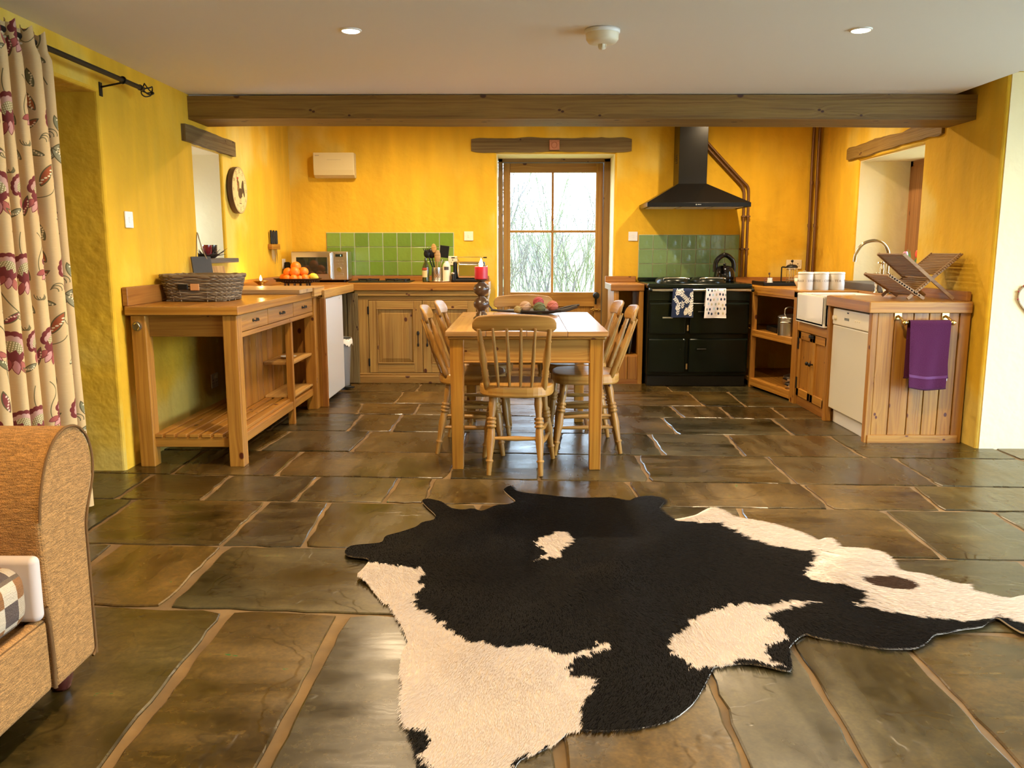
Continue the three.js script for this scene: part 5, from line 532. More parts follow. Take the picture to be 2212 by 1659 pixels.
{ // tap
  const t = thing('bridge_tap', 'old brass-chrome bridge tap with a tall swan-neck spout at the sink', 'tap'), M = S({ color: col(0.6, 0.53, 0.4), roughness: 0.2, metalness: 1 }), x = 2.655, z = -6.12, y = 0.885;
  P(t, 'spout', tube([[x, y + 0.12, z], [x, y + 0.26, z], [x - 0.006, y + 0.31, z], [x - 0.04, y + 0.36, z - 0.01], [x - 0.1, y + 0.382, z - 0.02], [x - 0.17, y + 0.36, z - 0.035], [x - 0.21, y + 0.3, z - 0.045], [x - 0.22, y + 0.255, z - 0.047], [x - 0.222, y + 0.23, z - 0.047]], 0.0115, 70, 12), M);
  P(t, 'bridge', [tube([[x - 0.03, y + 0.06, z + 0.09], [x, y + 0.11, z + 0.07], [x, y + 0.12, z], [x, y + 0.11, z - 0.07], [x - 0.03, y + 0.06, z - 0.09]], 0.013, 40, 10), lathe([[0.018, 0], [0.02, 0.02], [0.014, 0.04]], 16).translate(x, y + 0.105, z)], M);
  for (const s of [-1, 1]) { P(t, 'valve', [lathe([[0.0, 0], [0.026, 0], [0.026, 0.008], [0.012, 0.014], [0.012, 0.05], [0.018, 0.06], [0.018, 0.09], [0.011, 0.1], [0.011, 0.13], [0, 0.13]], 18).translate(x - 0.03, y, z + s * 0.09), M.isMaterial && ball(0.013, x - 0.03, y + 0.14, z + s * 0.09, 1, 1, 1, 12), ...[0, 1].map((k) => rod(V(x - 0.03 - (k ? 0 : 0.03), y + 0.142, z + s * 0.09 - (k ? 0.03 : 0)), V(x - 0.03 + (k ? 0 : 0.03), y + 0.142, z + s * 0.09 + (k ? 0.03 : 0)), 0.006, 0.006, 8))], M); } rebase(t);
  const b = thing('soap_pump', 'slim metal pump dispenser standing by the tap', 'dispenser'); P(b, 'stem', [tube([[2.56, 0.886, -5.9], [2.55, 0.93, -5.92], [2.535, 0.98, -5.93], [2.535, 1.0, -5.93]], 0.009, 16, 8), lathe([[0.012, 0], [0.017, 0.02], [0.012, 0.06], [0.015, 0.075], [0.009, 0.11], [0, 0.112]], 16).translate(2.535, 0.99, -5.93)], M); P(b, 'head', [ball(0.013, 2.535, 1.108, -5.93, 1, 1, 1, 12), rod(V(2.535, 1.11, -5.93), V(2.505, 1.112, -5.925), 0.005)], M); rebase(b);
}
{ // folding dish rack
  const t = thing('dish_rack', 'folding wooden dish rack standing open on the worktop by the sink', 'dish rack'), W = wood(0.42, 0.25, 0.1, 0.5), z0 = -5.62, z1 = -5.25, y = 0.886;
  const bar = (parent, name, a, b, w = 0.022, d = 0.012) => { const L = a.distanceTo(b), g = grain(along(new RoundedBoxGeometry(w, L, d, 1, 0.003).translate(0, L / 2, 0), a, b)); return P(parent, name, g, W); };
  // two crossing frames plus a lower front tray frame
  const A0 = [2.70, y + 0.012], A1 = [2.37, y + 0.29], B0 = [2.42, y + 0.012], B1 = [2.735, y + 0.29], C0 = [2.52, y + 0.012], C1 = [2.29, y + 0.16];
  for (const z of [z1, z0]) { bar(t, 'side_rail', V(A0[0], A0[1], z), V(A1[0], A1[1], z)); bar(t, 'side_rail', V(B0[0], B0[1], z - 0.014), V(B1[0], B1[1], z - 0.014)); bar(t, 'side_rail', V(C0[0], C0[1], z - 0.002), V(C1[0], C1[1], z - 0.002)); }
  const slats = (P0, P1, a, b, n) => { for (let i = 0; i < n; i++) { const k = mix(a, b, i / (n - 1)), x = mix(P0[0], P1[0], k), yy = mix(P0[1], P1[1], k); P(t, 'dowel', grain(rod(V(x, yy, z0 - 0.01), V(x, yy, z1 + 0.004), 0.0062, 0.0062, 7)), W); } };
  slats(A0, A1, 0.5, 0.99, 14); slats(B0, B1, 0.12, 0.45, 9); slats(B0, B1, 0.56, 0.99, 13); slats(C0, C1, 0.15, 0.98, 13); rebase(t);
}
{ // tulips in the right window
  const t = thing('tulip_vase', 'glass vase of tulips on the right window sill behind the tap', 'flowers'), x = 2.92, z = -6.35, y = 0.946, G = S({ color: col(0.09, 0.22, 0.05), roughness: 0.5, side: THREE.DoubleSide });
  P(t, 'vase', lathe([[0, 0], [0.04, 0], [0.046, 0.06], [0.036, 0.11], [0.044, 0.13], [0.041, 0.13], [0.033, 0.11], [0.042, 0.06], [0.036, 0.006], [0, 0.006]], 28).translate(x, y, z), PH({ color: col(0.9, 0.95, 0.92), transmission: 0.9, roughness: 0.05, thickness: 0 })); const q = rng(21);
  const heads = [[-0.09, 0.17, 0.02, [0.75, 0.07, 0.03]], [-0.02, 0.19, -0.04, [0.7, 0.25, 0.4]], [0.04, 0.2, 0.03, [0.75, 0.08, 0.04]]]; for (const [dx, dy, dz, c] of heads) { P(t, 'stem', tube([[x, y + 0.02, z], [x + dx * 0.4, y + dy * 0.7, z + dz * 0.4], [x + dx, y + dy, z + dz]], 0.004, 14, 6), G); P(t, 'tulip_bloom', [0, 1, 2, 3, 4, 5].map((i) => ball(0.021, 0, 0.024, 0.008, 0.75, 1.4, 0.5, 10).rotateY(i * 1.047).translate(x + dx, y + dy, z + dz)), S({ color: col(...c), roughness: 0.5 })); }
  for (let i = 0; i < 7; i++) { const a = q() * 6.28, l = 0.12 + 0.08 * q(), g = new THREE.PlaneGeometry(0.024, l, 2, 8).translate(0, l / 2, 0), p = g.attributes.position; for (let k = 0; k < p.count; k++) { const v = p.getY(k) / l; p.setX(k, p.getX(k) * (1 - v * v) * 1.2); p.setZ(k, 0.06 * v * v); } g.computeVertexNormals(); P(t, 'leaf', g.rotateY(a).translate(x + 0.02 * Math.sin(a), y + 0.07, z + 0.02 * Math.cos(a)), G); } rebase(t);
}
// ================= curtain, sofa, hide, heart =================
{
  const t = thing('curtain_pole', 'black iron curtain pole with a cage finial on the left wall', 'curtain pole'), x = -2.05, y = 2.063;
  P(t, 'pole', rod(V(x, y + 0.0, -1.9), V(x, y, -4.66), 0.0125, 0.0125, 14), IRON);
  P(t, 'bracket', [rod(V(x, y - 0.012, -4.46), V(XL, y - 0.035, -4.46), 0.005, 0.005, 8), bx(XL, XL + 0.006, y - 0.08, y - 0.01, -4.475, -4.445, 0.002), new THREE.TorusGeometry(0.016, 0.004, 6, 20).translate(x, y, -4.46)], IRON);
  const cage = []; for (let i = 0; i < 5; i++) { const a = i / 5 * 6.283, c = Math.cos(a), s = Math.sin(a), pt = (r, z, tw = 0) => V(x + r * Math.cos(a + tw), y + r * Math.sin(a + tw), z); cage.push(tube([pt(0.01, -4.69), pt(0.03, -4.715, 0.3), pt(0.034, -4.745, 0.6), pt(0.02, -4.785, 0.9), pt(0.005, -4.8, 1)], 0.0038, 22, 6)); } cage.push(rod(V(x, y, -4.655), V(x, y, -4.695), 0.016, 0.012, 12), ball(0.009, x, y, -4.805, 1, 1, 1, 12)); P(t, 'finial', cage, IRON); rebase(t);
}
{
  const tex = canvasTexture(1024, 1280, (c, w, h) => {
    c.fillStyle = '#c9aa78'; c.fillRect(0, 0, w, h); const q = rng(31); c.globalAlpha = 0.18; for (let i = 0; i < 3800; i++) { c.fillStyle = q() > 0.5 ? '#e2cfa9' : '#b0946a'; c.fillRect(q() * w, q() * h, 2 + q() * 40, 1.6); } c.globalAlpha = 1;
    const wrap = (f) => { for (const dx of [-w, 0, w]) for (const dy of [-h, 0, h]) { c.save(); c.translate(dx, dy); f(); c.restore(); } };
    const stem = (p, col2, lw) => wrap(() => { c.strokeStyle = col2; c.lineWidth = lw; c.lineCap = 'round'; c.beginPath(); c.moveTo(p[0], p[1]); for (let i = 2; i < p.length; i += 4) c.quadraticCurveTo(p[i], p[i + 1], p[i + 2], p[i + 3]); c.stroke(); });
    const leaf = (x, y, a, l, wd, f1, f2) => wrap(() => { c.save(); c.translate(x, y); c.rotate(a); c.fillStyle = f1; c.strokeStyle = '#5d5434'; c.lineWidth = 9; c.beginPath(); c.moveTo(0, 0); c.bezierCurveTo(wd, -l * 0.3, wd * 0.8, -l * 0.8, wd * 0.1, -l); c.bezierCurveTo(-wd * 0.4, -l * 0.7, -wd * 0.6, -l * 0.3, 0, 0); c.fill(); c.stroke(); c.fillStyle = f2; for (let k = 1; k < 7; k++) { c.beginPath(); c.ellipse(wd * 0.25 * Math.sin(k), -l * k / 8, wd * 0.2, 7, 0.7, 0, 7); c.fill(); } c.restore(); });
    const flower = (x, y, s, a) => wrap(() => { c.save(); c.translate(x, y); c.rotate(a); c.scale(s, s); c.fillStyle = '#6a2622'; for (let k = 0; k < 9; k++) { const t = Math.PI + k / 8 * Math.PI; c.beginPath(); c.arc(108 * Math.cos(t), -20 + 105 * Math.sin(t), 38, 0, 7); c.fill(); } c.fillStyle = '#b98f80'; for (let k = 0; k < 8; k++) { const t = Math.PI + (k + 0.5) / 8 * Math.PI; c.beginPath(); c.arc(88 * Math.cos(t), -16 + 84 * Math.sin(t), 27, 0, 7); c.fill(); }
      c.fillStyle = '#d9c9a0'; c.beginPath(); c.ellipse(0, -10, 82, 74, 0, 0, 7); c.fill(); c.save(); c.clip(); c.fillStyle = '#8d7f52'; for (let i = -5; i < 6; i++) { c.fillRect(i * 17, -100, 8, 200); } c.globalAlpha = 0.75; for (let i = -6; i < 6; i++) c.fillRect(-100, i * 17, 200, 8); c.restore(); c.globalAlpha = 1;
      c.fillStyle = '#6e2a28'; c.beginPath(); c.moveTo(-95, 30); for (let k = 0; k < 7; k++) { c.lineTo(-80 + k * 28, k % 2 ? 12 : -22); } c.lineTo(100, 40); c.lineTo(60, 80); c.lineTo(-60, 80); c.fill(); const pet = ['#a45a4c', '#b77a74', '#93453f', '#c08a80', '#9a4d44']; for (let k = 0; k < 5; k++) { c.fillStyle = pet[k]; c.strokeStyle = '#6b2a26'; c.lineWidth = 4; c.save(); c.translate(-70 + k * 35, 60); c.rotate((2 - k) * 0.33); c.beginPath(); c.bezierCurveTo(-30, 20, -34, 70, 0, 112); c.moveTo(0, 0); c.bezierCurveTo(-36, 24, -34, 80, 0, 112); c.bezierCurveTo(34, 80, 36, 24, 0, 0); c.fill(); c.stroke(); c.restore(); } c.restore(); });
    stem([60, 1280, 150, 1100, 90, 960, 20, 820, 170, 700], '#665c39', 9); stem([700, 1280, 560, 1120, 640, 960, 760, 820, 640, 700], '#665c39', 9); stem([170, 700, 320, 600, 260, 440], '#6b5f3c', 8); stem([640, 700, 800, 620, 840, 420], '#6b5f3c', 8); stem([260, 440, 180, 330, 300, 240, 380, 150, 330, 0], '#665c39', 8); stem([840, 420, 960, 300, 880, 160, 820, 70, 900, 0], '#665c39', 8); stem([90, 960, 240, 1000, 330, 930], '#6b5f3c', 7); stem([640, 960, 480, 1010, 420, 900], '#6b5f3c', 7);
    flower(300, 330, 1.0, 0.3); flower(810, 960, 1.05, -0.25); flower(770, 300, 0.85, -0.5); flower(250, 930, 0.8, 0.5);
    leaf(520, 250, 0.4, 190, 56, '#a85a2c', '#e0cfa6'); leaf(520, 880, -0.5, 210, 60, '#9c4f2a', '#e0cfa6'); leaf(90, 640, -0.6, 170, 46, '#8b8566', '#d8c79c'); leaf(980, 680, 0.6, 180, 50, '#8b8566', '#d8c79c'); leaf(480, 620, 1.2, 150, 40, '#7d7a5a', '#d8c79c'); leaf(600, 1200, 0.9, 170, 44, '#a85a2c', '#e0cfa6'); leaf(120, 150, 0.2, 180, 50, '#7d3a34', '#d9b59a'); leaf(1000, 1140, -0.3, 170, 46, '#7a2f36', '#d9b59a'); leaf(420, 1160, -1.1, 140, 40, '#8b8566', '#d8c79c'); leaf(620, 420, -0.9, 150, 44, '#8a4a2c', '#d9c49a'); leaf(1000, 400, 0.3, 150, 44, '#7d7a5a', '#d8c79c'); leaf(160, 520, 0.9, 140, 40, '#8a4a2c', '#d9c49a'); leaf(520, 60, 0.2, 150, 42, '#6f6a48', '#d8c79c'); leaf(720, 640, 2.2, 150, 42, '#7a2f30', '#d9b59a'); leaf(60, 1100, 0.8, 150, 44, '#6f6a48', '#d8c79c');
    wrap(() => { c.strokeStyle = '#6a5f3e'; c.lineWidth = 8; for (const [x, y, s] of [[450, 480, 1], [930, 520, -1], [380, 760, -1], [620, 560, 1], [60, 420, 1], [700, 660, -1]]) { for (let k = 0; k < 3; k++) { c.beginPath(); c.arc(x + s * k * 16, y + k * 10, 46 - k * 10, s > 0 ? Math.PI * 0.9 : 0, s > 0 ? Math.PI * 1.9 : Math.PI); c.stroke(); } } });
  }, 1 / 0.5, 1 / 0.625);
  const t = thing('curtain', 'cream floral curtain with burgundy flowers hanging at the far left', 'curtain'), nx = 240, ny = 60, pos = [], uv = [], idx = [], Z0 = -3.70, Z1 = -2.75, y0 = 0.02, y1 = 2.1;
  for (let j = 0; j <= ny; j++) for (let i = 0; i <= nx; i++) { const v = j / ny, u = i / nx, a = u * 9 * 2 * Math.PI, top = sm(0.94, 1, v), amp = mix(0.045, 0.022, top), ph = 0.4 * Math.sin(v * 3 + u * 9); const z = mix(Z0, Z1, u) + 0.012 * Math.sin(a * 2 + ph) - 0.04 * (1 - v) * (1 - u); let x = -2.04 + amp * Math.cos(a + ph) * (1 + 0.2 * Math.sin(u * 17)) + top * 0.012 * Math.sin(a * 3); if (v > 0.955 && v < 0.975) x -= 0.006; pos.push(x, mix(y0, y1, v) + top * 0.01 * Math.sin(a * 4), z); uv.push(u * 1.9, v * 2.08); }
  for (let j = 0; j < ny; j++) for (let i = 0; i < nx; i++) { const a = j * (nx + 1) + i, b = a + nx + 1; idx.push(a, a + 1, b, a + 1, b + 1, b); }
  const g = new THREE.BufferGeometry(); g.setAttribute('position', new THREE.Float32BufferAttribute(pos, 3)); g.setAttribute('uv', new THREE.Float32BufferAttribute(uv, 2)); g.setIndex(idx); g.computeVertexNormals();
  P(t, 'drape', g, S({ map: tex, roughness: 0.95, side: THREE.DoubleSide })); P(t, 'heading_tape', tube(Array.from({ length: 60 }, (_, i) => { const u = i / 59, a = u * 9 * 2 * Math.PI; return V(-2.045 + 0.03 * Math.cos(a), 2.035, mix(Z0, Z1, u)); }), 0.006, 200, 5), S({ color: col(0.5, 0.4, 0.25), roughness: 0.9 })); rebase(t);
}
{ // sofa
  const weave = texture(512, 512, (u, v) => { const l = 0.68 + 0.34 * (fbm(u, v, 24, 140, 3, 850) - 0.5) + 0.22 * (noise(u * 256, v * 256, 256, 256, 870) - 0.5); return [Math.min(1, l * 1.16), l, l * 0.78]; }, true, 1 / 0.34, 1 / 0.34);
  const FAB = S({ color: col(0.60, 0.41, 0.20), map: weave, bumpMap: weave, bumpScale: 0.003, roughness: 0.95 }), t = thing('sofa', 'tan woven fabric sofa with a rolled arm at the lower left', 'sofa');
  const metre = (g, s = 1) => { g = clean(g); const p = g.attributes.position, n = g.attributes.normal; for (let i = 0; i < p.count; i++) { const m = [n.getX(i), n.getY(i), n.getZ(i)].map(Math.abs), q = [p.getX(i), p.getY(i), p.getZ(i)]; m[0] > m[1] && m[0] > m[2] ? g.attributes.uv.setXY(i, q[2], q[1]) : m[1] > m[2] ? g.attributes.uv.setXY(i, q[0], q[2]) : g.attributes.uv.setXY(i, q[0], q[1]); } return g; };
  // arm profile in (z, y): near side first, rolling outwards to the far side
  const prof = (k) => { const s = new THREE.Shape(); s.moveTo(-2.005, 0.075); s.lineTo(-1.985, 0.5); s.bezierCurveTo(-1.99, 0.62, -2.05, 0.735, -2.145, 0.738); s.bezierCurveTo(-2.235, 0.738, -2.275, 0.66, -2.255, 0.58); s.bezierCurveTo(-2.24, 0.53, -2.205, 0.5, -2.2, 0.44); s.lineTo(-2.2, 0.10); s.bezierCurveTo(-2.2, 0.085, -2.19, 0.075, -2.17, 0.075); s.lineTo(-2.005, 0.075); return s; };
  const armGeo = (dz) => metre(new THREE.ExtrudeGeometry(prof(), { depth: 0.85, bevelEnabled: true, bevelSize: 0.012, bevelThickness: 0.014, bevelOffset: -0.012, bevelSegments: 3, curveSegments: 14 }).rotateY(-Math.PI / 2).translate(-1.214, 0, dz));
  // rotateY(-90): shape x (our z) becomes z, depth runs to -x
  P(t, 'arm', armGeo(0), FAB); const line = prof().getPoints(14).map((p) => V(-1.2, p.y, p.x)); P(t, 'piping', tube(line.slice(2, -3), 0.004, 120, 6), FAB);
  P(t, 'arm', armGeo(0).scale(1, 1, -1).translate(0, 0, -2.45), FAB);
  P(t, 'seat_base', metre(bx(-2.1, -1.215, 0.08, 0.262, -1.99, -0.45, 0.02)), FAB); P(t, 'seat_front', metre(bx(-1.25, -1.205, 0.075, 0.275, -1.995, -0.45, 0.02)), FAB); P(t, 'back', metre(bx(-2.12, -1.85, 0.1, 0.85, -2.15, -0.3, 0.08)), FAB); P(t, 'seat_piping', tube([[-1.203, 0.305, -1.985], [-1.2, 0.2, -1.992], [-1.203, 0.08, -1.995]], 0.006, 16, 6), FAB);
  for (const [x, z] of [[-1.27, -2.13], [-1.27, -0.4], [-2.0, -2.1], [-2.0, -0.4]]) P(t, 'foot', [lathe([[0, 0], [0.022, 0], [0.026, 0.01], [0.034, 0.04], [0.036, 0.08], [0, 0.08]], 20).translate(x, 0, z)], PH({ color: col(0.07, 0.015, 0.01), roughness: 0.25, clearcoat: 0.5 })); P(t, 'care_label', bx(-1.235, -1.215, 0.37, 0.41, -2.205, -2.203, 0.0004), WHITE); rebase(t);
  const check = canvasTexture(512, 512, (c) => { const cs = ['#d7c4a4', '#4a3b33', '#c9b394', '#8a5a2c']; for (let j = 0; j < 8; j++) for (let i = 0; i < 8; i++) { c.fillStyle = (i + j) % 2 ? (j % 2 ? '#54443a' : '#85572c') : ((i % 3) ? '#bda98c' : '#b09a7c'); c.fillRect(i * 64, j * 64, 64, 64); } const q = rng(77); c.globalAlpha = 0.12; for (let i = 0; i < 6000; i++) { c.fillStyle = q() > 0.5 ? '#fff' : '#000'; c.fillRect(q() * 512, q() * 512, 3, 1); } }, 1 / 0.42, 1 / 0.42);
  const cu = thing('seat_cushion', 'checked brown and cream seat cushion on the sofa', 'cushion'); const cg = metre(bx(-1.85, -1.212, 0.278, 0.44, -1.955, -1.2, 0.055)); P(cu, 'cover', cg, S({ map: check, bumpMap: weave, bumpScale: 0.002, roughness: 0.95 })); P(cu, 'edge_band', metre(bx(-1.84, -1.2, 0.278, 0.448, -1.982, -1.945, 0.018)), S({ color: col(0.62, 0.5, 0.42), roughness: 0.9 })); rebase(cu);
}
{ // cowhide
  const OUT = [-0.697,-3.152,-0.691,-3.213,-0.657,-3.235,-0.571,-3.262,-0.564,-3.338,-0.511,-3.39,-0.453,-3.46,-0.433,-3.524,-0.388,-3.568,-0.385,-3.635,-0.437,-3.752,-0.471,-3.852,-0.445,-3.893,-0.38,-3.852,-0.326,-3.753,-0.265,-3.73,-0.223,-3.755,-0.177,-3.717,-0.113,-3.805,-0.061,-3.815,-0.024,-3.866,-0.063,-3.988,-0.084,-4.071,-0.05,-4.14,-0.017,-4.043,0.124,-3.962,0.185,-3.936,0.307,-3.922,0.432,-3.939,0.518,-3.888,0.564,-3.94,0.622,-3.968,0.68,-3.942,0.691,-3.874,0.651,-3.764,0.674,-3.646,0.695,-3.601,0.789,-3.647,0.847,-3.718,0.895,-3.766,0.935,-3.719,0.961,-3.649,1.093,-3.561,1.192,-3.436,1.232,-3.337,1.289,-3.369,1.297,-3.3,1.293,-3.255,1.378,-3.227,1.432,-3.174,1.432,-3.089,1.413,-2.992,1.486,-2.947,1.558,-2.859,1.603,-2.859,1.585,-2.803,1.644,-2.749,1.677,-2.731,1.753,-2.764,1.853,-2.77,1.907,-2.687,1.805,-2.564,1.66,-2.461,1.579,-2.471,1.563,-2.516,1.552,-2.585,1.473,-2.515,1.403,-2.496,1.329,-2.469,1.294,-2.458,1.239,-2.404,1.188,-2.377,1.095,-2.382,0.997,-2.427,0.927,-2.447,0.899,-2.469,0.866,-2.442,0.825,-2.389,0.81,-2.359,0.79,-2.271,0.77,-2.234,0.715,-2.261,0.657,-2.283,0.571,-2.269,0.551,-2.241,0.501,-2.135,0.454,-2.053,0.391,-1.985,0.305,-1.948,0.208,-1.935,0.152,-1.939,0.119,-1.925,0.094,-1.89,0.054,-1.85,0.001,-1.811,-0.014,-1.769,-0.035,-1.716,-0.083,-1.671,-0.138,-1.66,-0.189,-1.681,-0.224,-1.737,-0.243,-1.809,-0.259,-1.873,-0.278,-1.927,-0.299,-1.963,-0.314,-2.03,-0.326,-2.143,-0.348,-2.25,-0.355,-2.367,-0.346,-2.408,-0.39,-2.541,-0.43,-2.637,-0.449,-2.688,-0.465,-2.688,-0.563,-2.866,-0.601,-2.904,-0.591,-2.956,-0.582,-3.035,-0.597,-3.085,-0.67,-3.111], WHITES = [[-0.682,-3.05,-0.582,-3.035,-0.507,-3.02,-0.418,-2.989,-0.378,-3.005,-0.361,-2.927,-0.381,-2.882,-0.344,-2.839,-0.367,-2.769,-0.362,-2.689,-0.341,-2.651,-0.283,-2.602,-0.244,-2.52,-0.198,-2.453,-0.166,-2.41,-0.115,-2.38,-0.047,-2.35,0.029,-2.375,0.076,-2.351,0.133,-2.332,0.192,-2.362,0.255,-2.425,0.273,-2.415,0.26,-2.373,0.199,-2.332,0.16,-2.312,0.138,-2.255,0.14,-2.218,0.189,-2.201,0.22,-2.201,0.195,-2.115,0.164,-2.05,0.164,-1.99,0.143,-1.925,0.094,-1.877,0.054,-1.854,0.001,-1.817,-0.017,-1.774,-0.042,-1.704,-0.082,-1.65,-0.137,-1.638,-0.175,-1.681,-0.198,-1.768,-0.234,-1.828,-0.214,-1.887,-0.223,-1.935,-0.264,-1.942,-0.313,-1.948,-0.368,-2.143,-0.413,-2.429], [0.107,-3.384,0.156,-3.446,0.202,-3.405,0.208,-3.327,0.153,-3.214,0.162,-3.144,0.099,-3.126,0.043,-3.081,0.101,-3.178,0.096,-3.232,0.054,-3.287,0.073,-3.356], [0.685,-3.669,0.691,-3.579,0.782,-3.545,0.883,-3.559,0.904,-3.474,0.946,-3.373,1.011,-3.278,1.097,-3.224,1.155,-3.207,1.159,-3.154,1.091,-3.02,1.041,-2.957,1.084,-2.898,1.154,-2.84,1.2,-2.785,1.194,-2.731,1.125,-2.679,1.2,-2.63,1.304,-2.582,1.42,-2.548,1.498,-2.561,1.555,-2.59,1.583,-2.55,1.613,-2.527,1.687,-2.506,1.816,-2.518,2.018,-2.821,1.805,-2.876,1.535,-3.025,1.423,-3.339,1.126,-3.674,0.879,-3.866], [0.574,-2.599,0.648,-2.649,0.738,-2.713,0.843,-2.702,0.94,-2.734,1.015,-2.716,0.921,-2.677,0.846,-2.638,0.8,-2.589,0.841,-2.554,0.82,-2.486,0.846,-2.442,0.82,-2.421,0.77,-2.416,0.744,-2.378,0.735,-2.299,0.772,-2.252,0.705,-2.289,0.646,-2.313,0.61,-2.279,0.532,-2.259,0.495,-2.259,0.479,-2.316,0.447,-2.375,0.46,-2.449,0.515,-2.505]], SPOT = [1.242,-2.905,1.304,-2.93,1.379,-2.915,1.423,-2.872,1.408,-2.829,1.363,-2.803,1.281,-2.819,1.234,-2.856];
  const pairs = (a) => Array.from({ length: a.length / 2 }, (_, i) => [a[2 * i], a[2 * i + 1]]), ins = (poly, x, z) => { let r = false; for (let i = 0, j = poly.length - 1; i < poly.length; j = i++) { const [a, b] = poly[i], [c, d] = poly[j]; if ((b > z) !== (d > z) && x < (c - a) * (z - b) / (d - b) + a) r = !r; } return r; };
  const out = pairs(OUT), whites = WHITES.map(pairs), spot = pairs(SPOT);
  const jitter = (x, z, s) => [x + s * (noise(x * 60 + 999, z * 60 + 999, 4096, 4096, 1) - 0.5), z + s * (noise(x * 60 + 999, z * 60 + 999, 4096, 4096, 2) - 0.5)];
  const kind = (x, z) => { const [a, b] = jitter(x, z, 0.03); if (ins(spot, a, b)) return 2; return whites.some((w) => ins(w, a, b)) ? 1 : 0; };
  const relief = (x, z) => 0.006 + 0.012 * sm(0.45, 0.8, fbm(x / 4 + 0.5, z / 4 + 1.5, 6, 6, 2, 910)) + 0.006 * Math.max(0, Math.sin(x * 7 + z * 5 + 1.5)) ** 3;
  // smooth outline, finely cut
  const curve = new THREE.CatmullRomCurve3(out.map(([x, z]) => V(x, 0, z)), true, 'catmullrom', 0.4), rim = curve.getSpacedPoints(420).slice(0, -1);
  const shape = new THREE.Shape(rim.map((p) => new THREE.Vector2(p.x, -p.z))), poly = rim.map((p) => [p.x, p.z]);
  let g = new THREE.ShapeGeometry(shape).toNonIndexed(); g = new TessellateModifier(0.05, 7).modify(g); g.rotateX(-Math.PI / 2);
  const p = g.attributes.position, uv = new Float32Array(p.count * 2), X0 = -0.8, X1 = 2.0, Z0 = -4.25, Z1 = -1.55; for (let i = 0; i < p.count; i++) { const x = p.getX(i), z = p.getZ(i); p.setY(i, relief(x, z)); uv[2 * i] = (x - X0) / (X1 - X0); uv[2 * i + 1] = (z - Z0) / (Z1 - Z0); } g.setAttribute('uv', new THREE.BufferAttribute(uv, 2)); g.computeVertexNormals();
  // average the normals of the tessellated triangles
  { const map = new Map(), n = g.attributes.normal; for (let i = 0; i < p.count; i++) { const k = p.getX(i).toFixed(4) + ',' + p.getZ(i).toFixed(4), v = map.get(k) ?? V(0, 0, 0); v.x += n.getX(i); v.y += n.getY(i); v.z += n.getZ(i); map.set(k, v); } for (let i = 0; i < p.count; i++) { const v = map.get(p.getX(i).toFixed(4) + ',' + p.getZ(i).toFixed(4)).clone().normalize(); n.setXYZ(i, v.x, v.y, v.z); } }
  const tex = texture(1024, 1024, (u, v) => { const k = kind(mix(X0, X1, u), mix(Z0, Z1, v)); return k === 1 ? [0.84, 0.77, 0.69] : k === 2 ? [0.24, 0.16, 0.12] : [0.045, 0.042, 0.042]; }, true); tex.wrapS = tex.wrapT = THREE.ClampToEdgeWrapping;
  const t = thing('cowhide_rug', 'black and white cowhide rug spread on the flagstones', 'rug'); P(t, 'hide', g, PH({ map: tex, roughness: 0.9, specularIntensity: 0.1, side: THREE.DoubleSide }));
  // cut edge of the leather
  const ep = [], ei = []; rim.forEach((v, i) => { const y = relief(v.x, v.z); ep.push(v.x, y, v.z, v.x, Math.max(0.001, y - 0.006), v.z); const a = 2 * i, b = 2 * ((i + 1) % rim.length); ei.push(a, a + 1, b, b, a + 1, b + 1); }); const eg = new THREE.BufferGeometry(); eg.setAttribute('position', new THREE.Float32BufferAttribute(ep, 3)); eg.setIndex(ei); eg.computeVertexNormals(); P(t, 'cut_edge', eg, S({ color: col(0.55, 0.47, 0.38), roughness: 0.8, side: THREE.DoubleSide }));
  // hair, too fine to count
  const blade = new THREE.BufferGeometry(); blade.setAttribute('position', new THREE.Float32BufferAttribute([-0.5, 0, 0, 0.5, 0, 0, 0.38, 0.55, 0.5, -0.38, 0.55, 0.5, 0, 0.62, 1], 3)); blade.setIndex([0, 1, 2, 0, 2, 3, 3, 2, 4]); blade.computeVertexNormals();
  const N = 210000, q = rng(515), hair = new THREE.InstancedMesh(blade, PH({ color: 0xffffff, roughness: 0.45, specularIntensity: 0.1, side: THREE.DoubleSide }), N), m = new THREE.Matrix4(), Q = new THREE.Quaternion(), c3 = new THREE.Color(), A = V(-0.1, 0, -3.85), D = V(1.6, 0, -2.55); let k = 0;
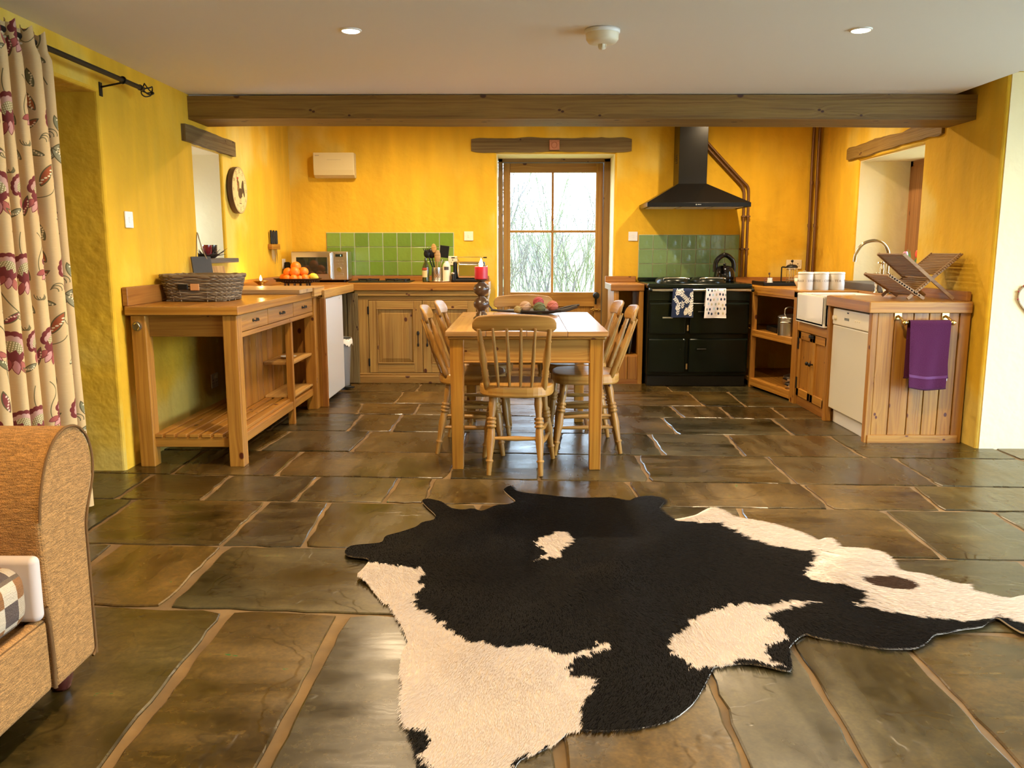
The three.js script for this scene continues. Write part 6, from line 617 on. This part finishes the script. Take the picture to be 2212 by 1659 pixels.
  while (k < N) { const x = mix(X0, X1, q()), z = mix(Z0, Z1, q()); if (!ins(poly, x, z)) continue; const tt = Math.min(1, Math.max(0, ((x - A.x) * (D.x - A.x) + (z - A.z) * (D.z - A.z)) / ((D.x - A.x) ** 2 + (D.z - A.z) ** 2))), sx = mix(A.x, D.x, tt), sz = mix(A.z, D.z, tt), away = V(x - sx, 0, z - sz), dir = V(D.x - A.x, 0, D.z - A.z).normalize().multiplyScalar(0.8).add(away.multiplyScalar(1.1)); const wob = (fbm(x / 4 + 0.5, z / 4 + 1.5, 12, 12, 2, 930) - 0.5) * 1.4, ang = Math.atan2(dir.x, dir.z) + wob + (q() - 0.5) * 0.22, L = 0.018 + 0.012 * q(); Q.setFromEuler(new THREE.Euler(0.06 * (q() - 0.5), ang, 0, 'YXZ')); m.compose(V(x, relief(x, z) - 0.001, z), Q, V(0.002, 0.0035 + 0.002 * q(), L)); hair.setMatrixAt(k, m); const w = kind(x, z), l = 0.8 + 0.4 * q(); if (w === 1) c3.setRGB(0.60 * (0.75 + 0.25 * l), 0.51 * (0.73 + 0.27 * l), 0.43 * (0.7 + 0.3 * l)); else if (w === 2) c3.setRGB(0.05 * l, 0.028 * l, 0.018 * l); else c3.setRGB(0.006 * l, 0.0058 * l, 0.006 * l); hair.setColorAt(k, c3); k++; }
  hair.name = 'hair'; hair.userData.kind = 'stuff'; hair.castShadow = hair.receiveShadow = true; t.add(hair);
}
{ // heart on the right reveal
  const t = thing('heart_wreath', 'wire heart decoration bound with twigs on the bright right wall', 'decoration'), cx = 3.05, cy = 0.9, z = -4.985, pts = []; for (let i = 0; i < 40; i++) { const a = i / 40 * 6.283; pts.push(V(cx + 0.0066 * 16 * Math.sin(a) ** 3, cy + 0.0078 * (13 * Math.cos(a) - 5 * Math.cos(2 * a) - 2 * Math.cos(3 * a) - Math.cos(4 * a)), z)); }
  P(t, 'wire_heart', tube(pts, 0.006, 120, 8, true), S({ color: col(0.35, 0.22, 0.1), roughness: 0.6 })); const q = rng(4), list = []; for (let i = 0; i < 26; i++) { const p2 = pts[(28 + Math.floor(q() * 12)) % 40]; list.push(rod(V(p2.x + (q() - 0.5) * 0.01, p2.y, z), V(p2.x + (q() - 0.6) * 0.03, p2.y + (q() - 0.3) * 0.03, z + 0.012 * q()), 0.002, 0.001, 5)); } P(t, 'twigs', list, S({ color: col(0.2, 0.13, 0.1), roughness: 0.8 })); for (let i = 0; i < 6; i++) { const p2 = pts[(29 + i * 2) % 40]; P(t, 'berry', ball(0.006, p2.x - 0.006, p2.y + 0.004, z + 0.006, 1, 1, 1, 8), S({ color: col(0.35, 0.06, 0.05), roughness: 0.4 })); } rebase(t);
}
renderer.render(scene, camera);
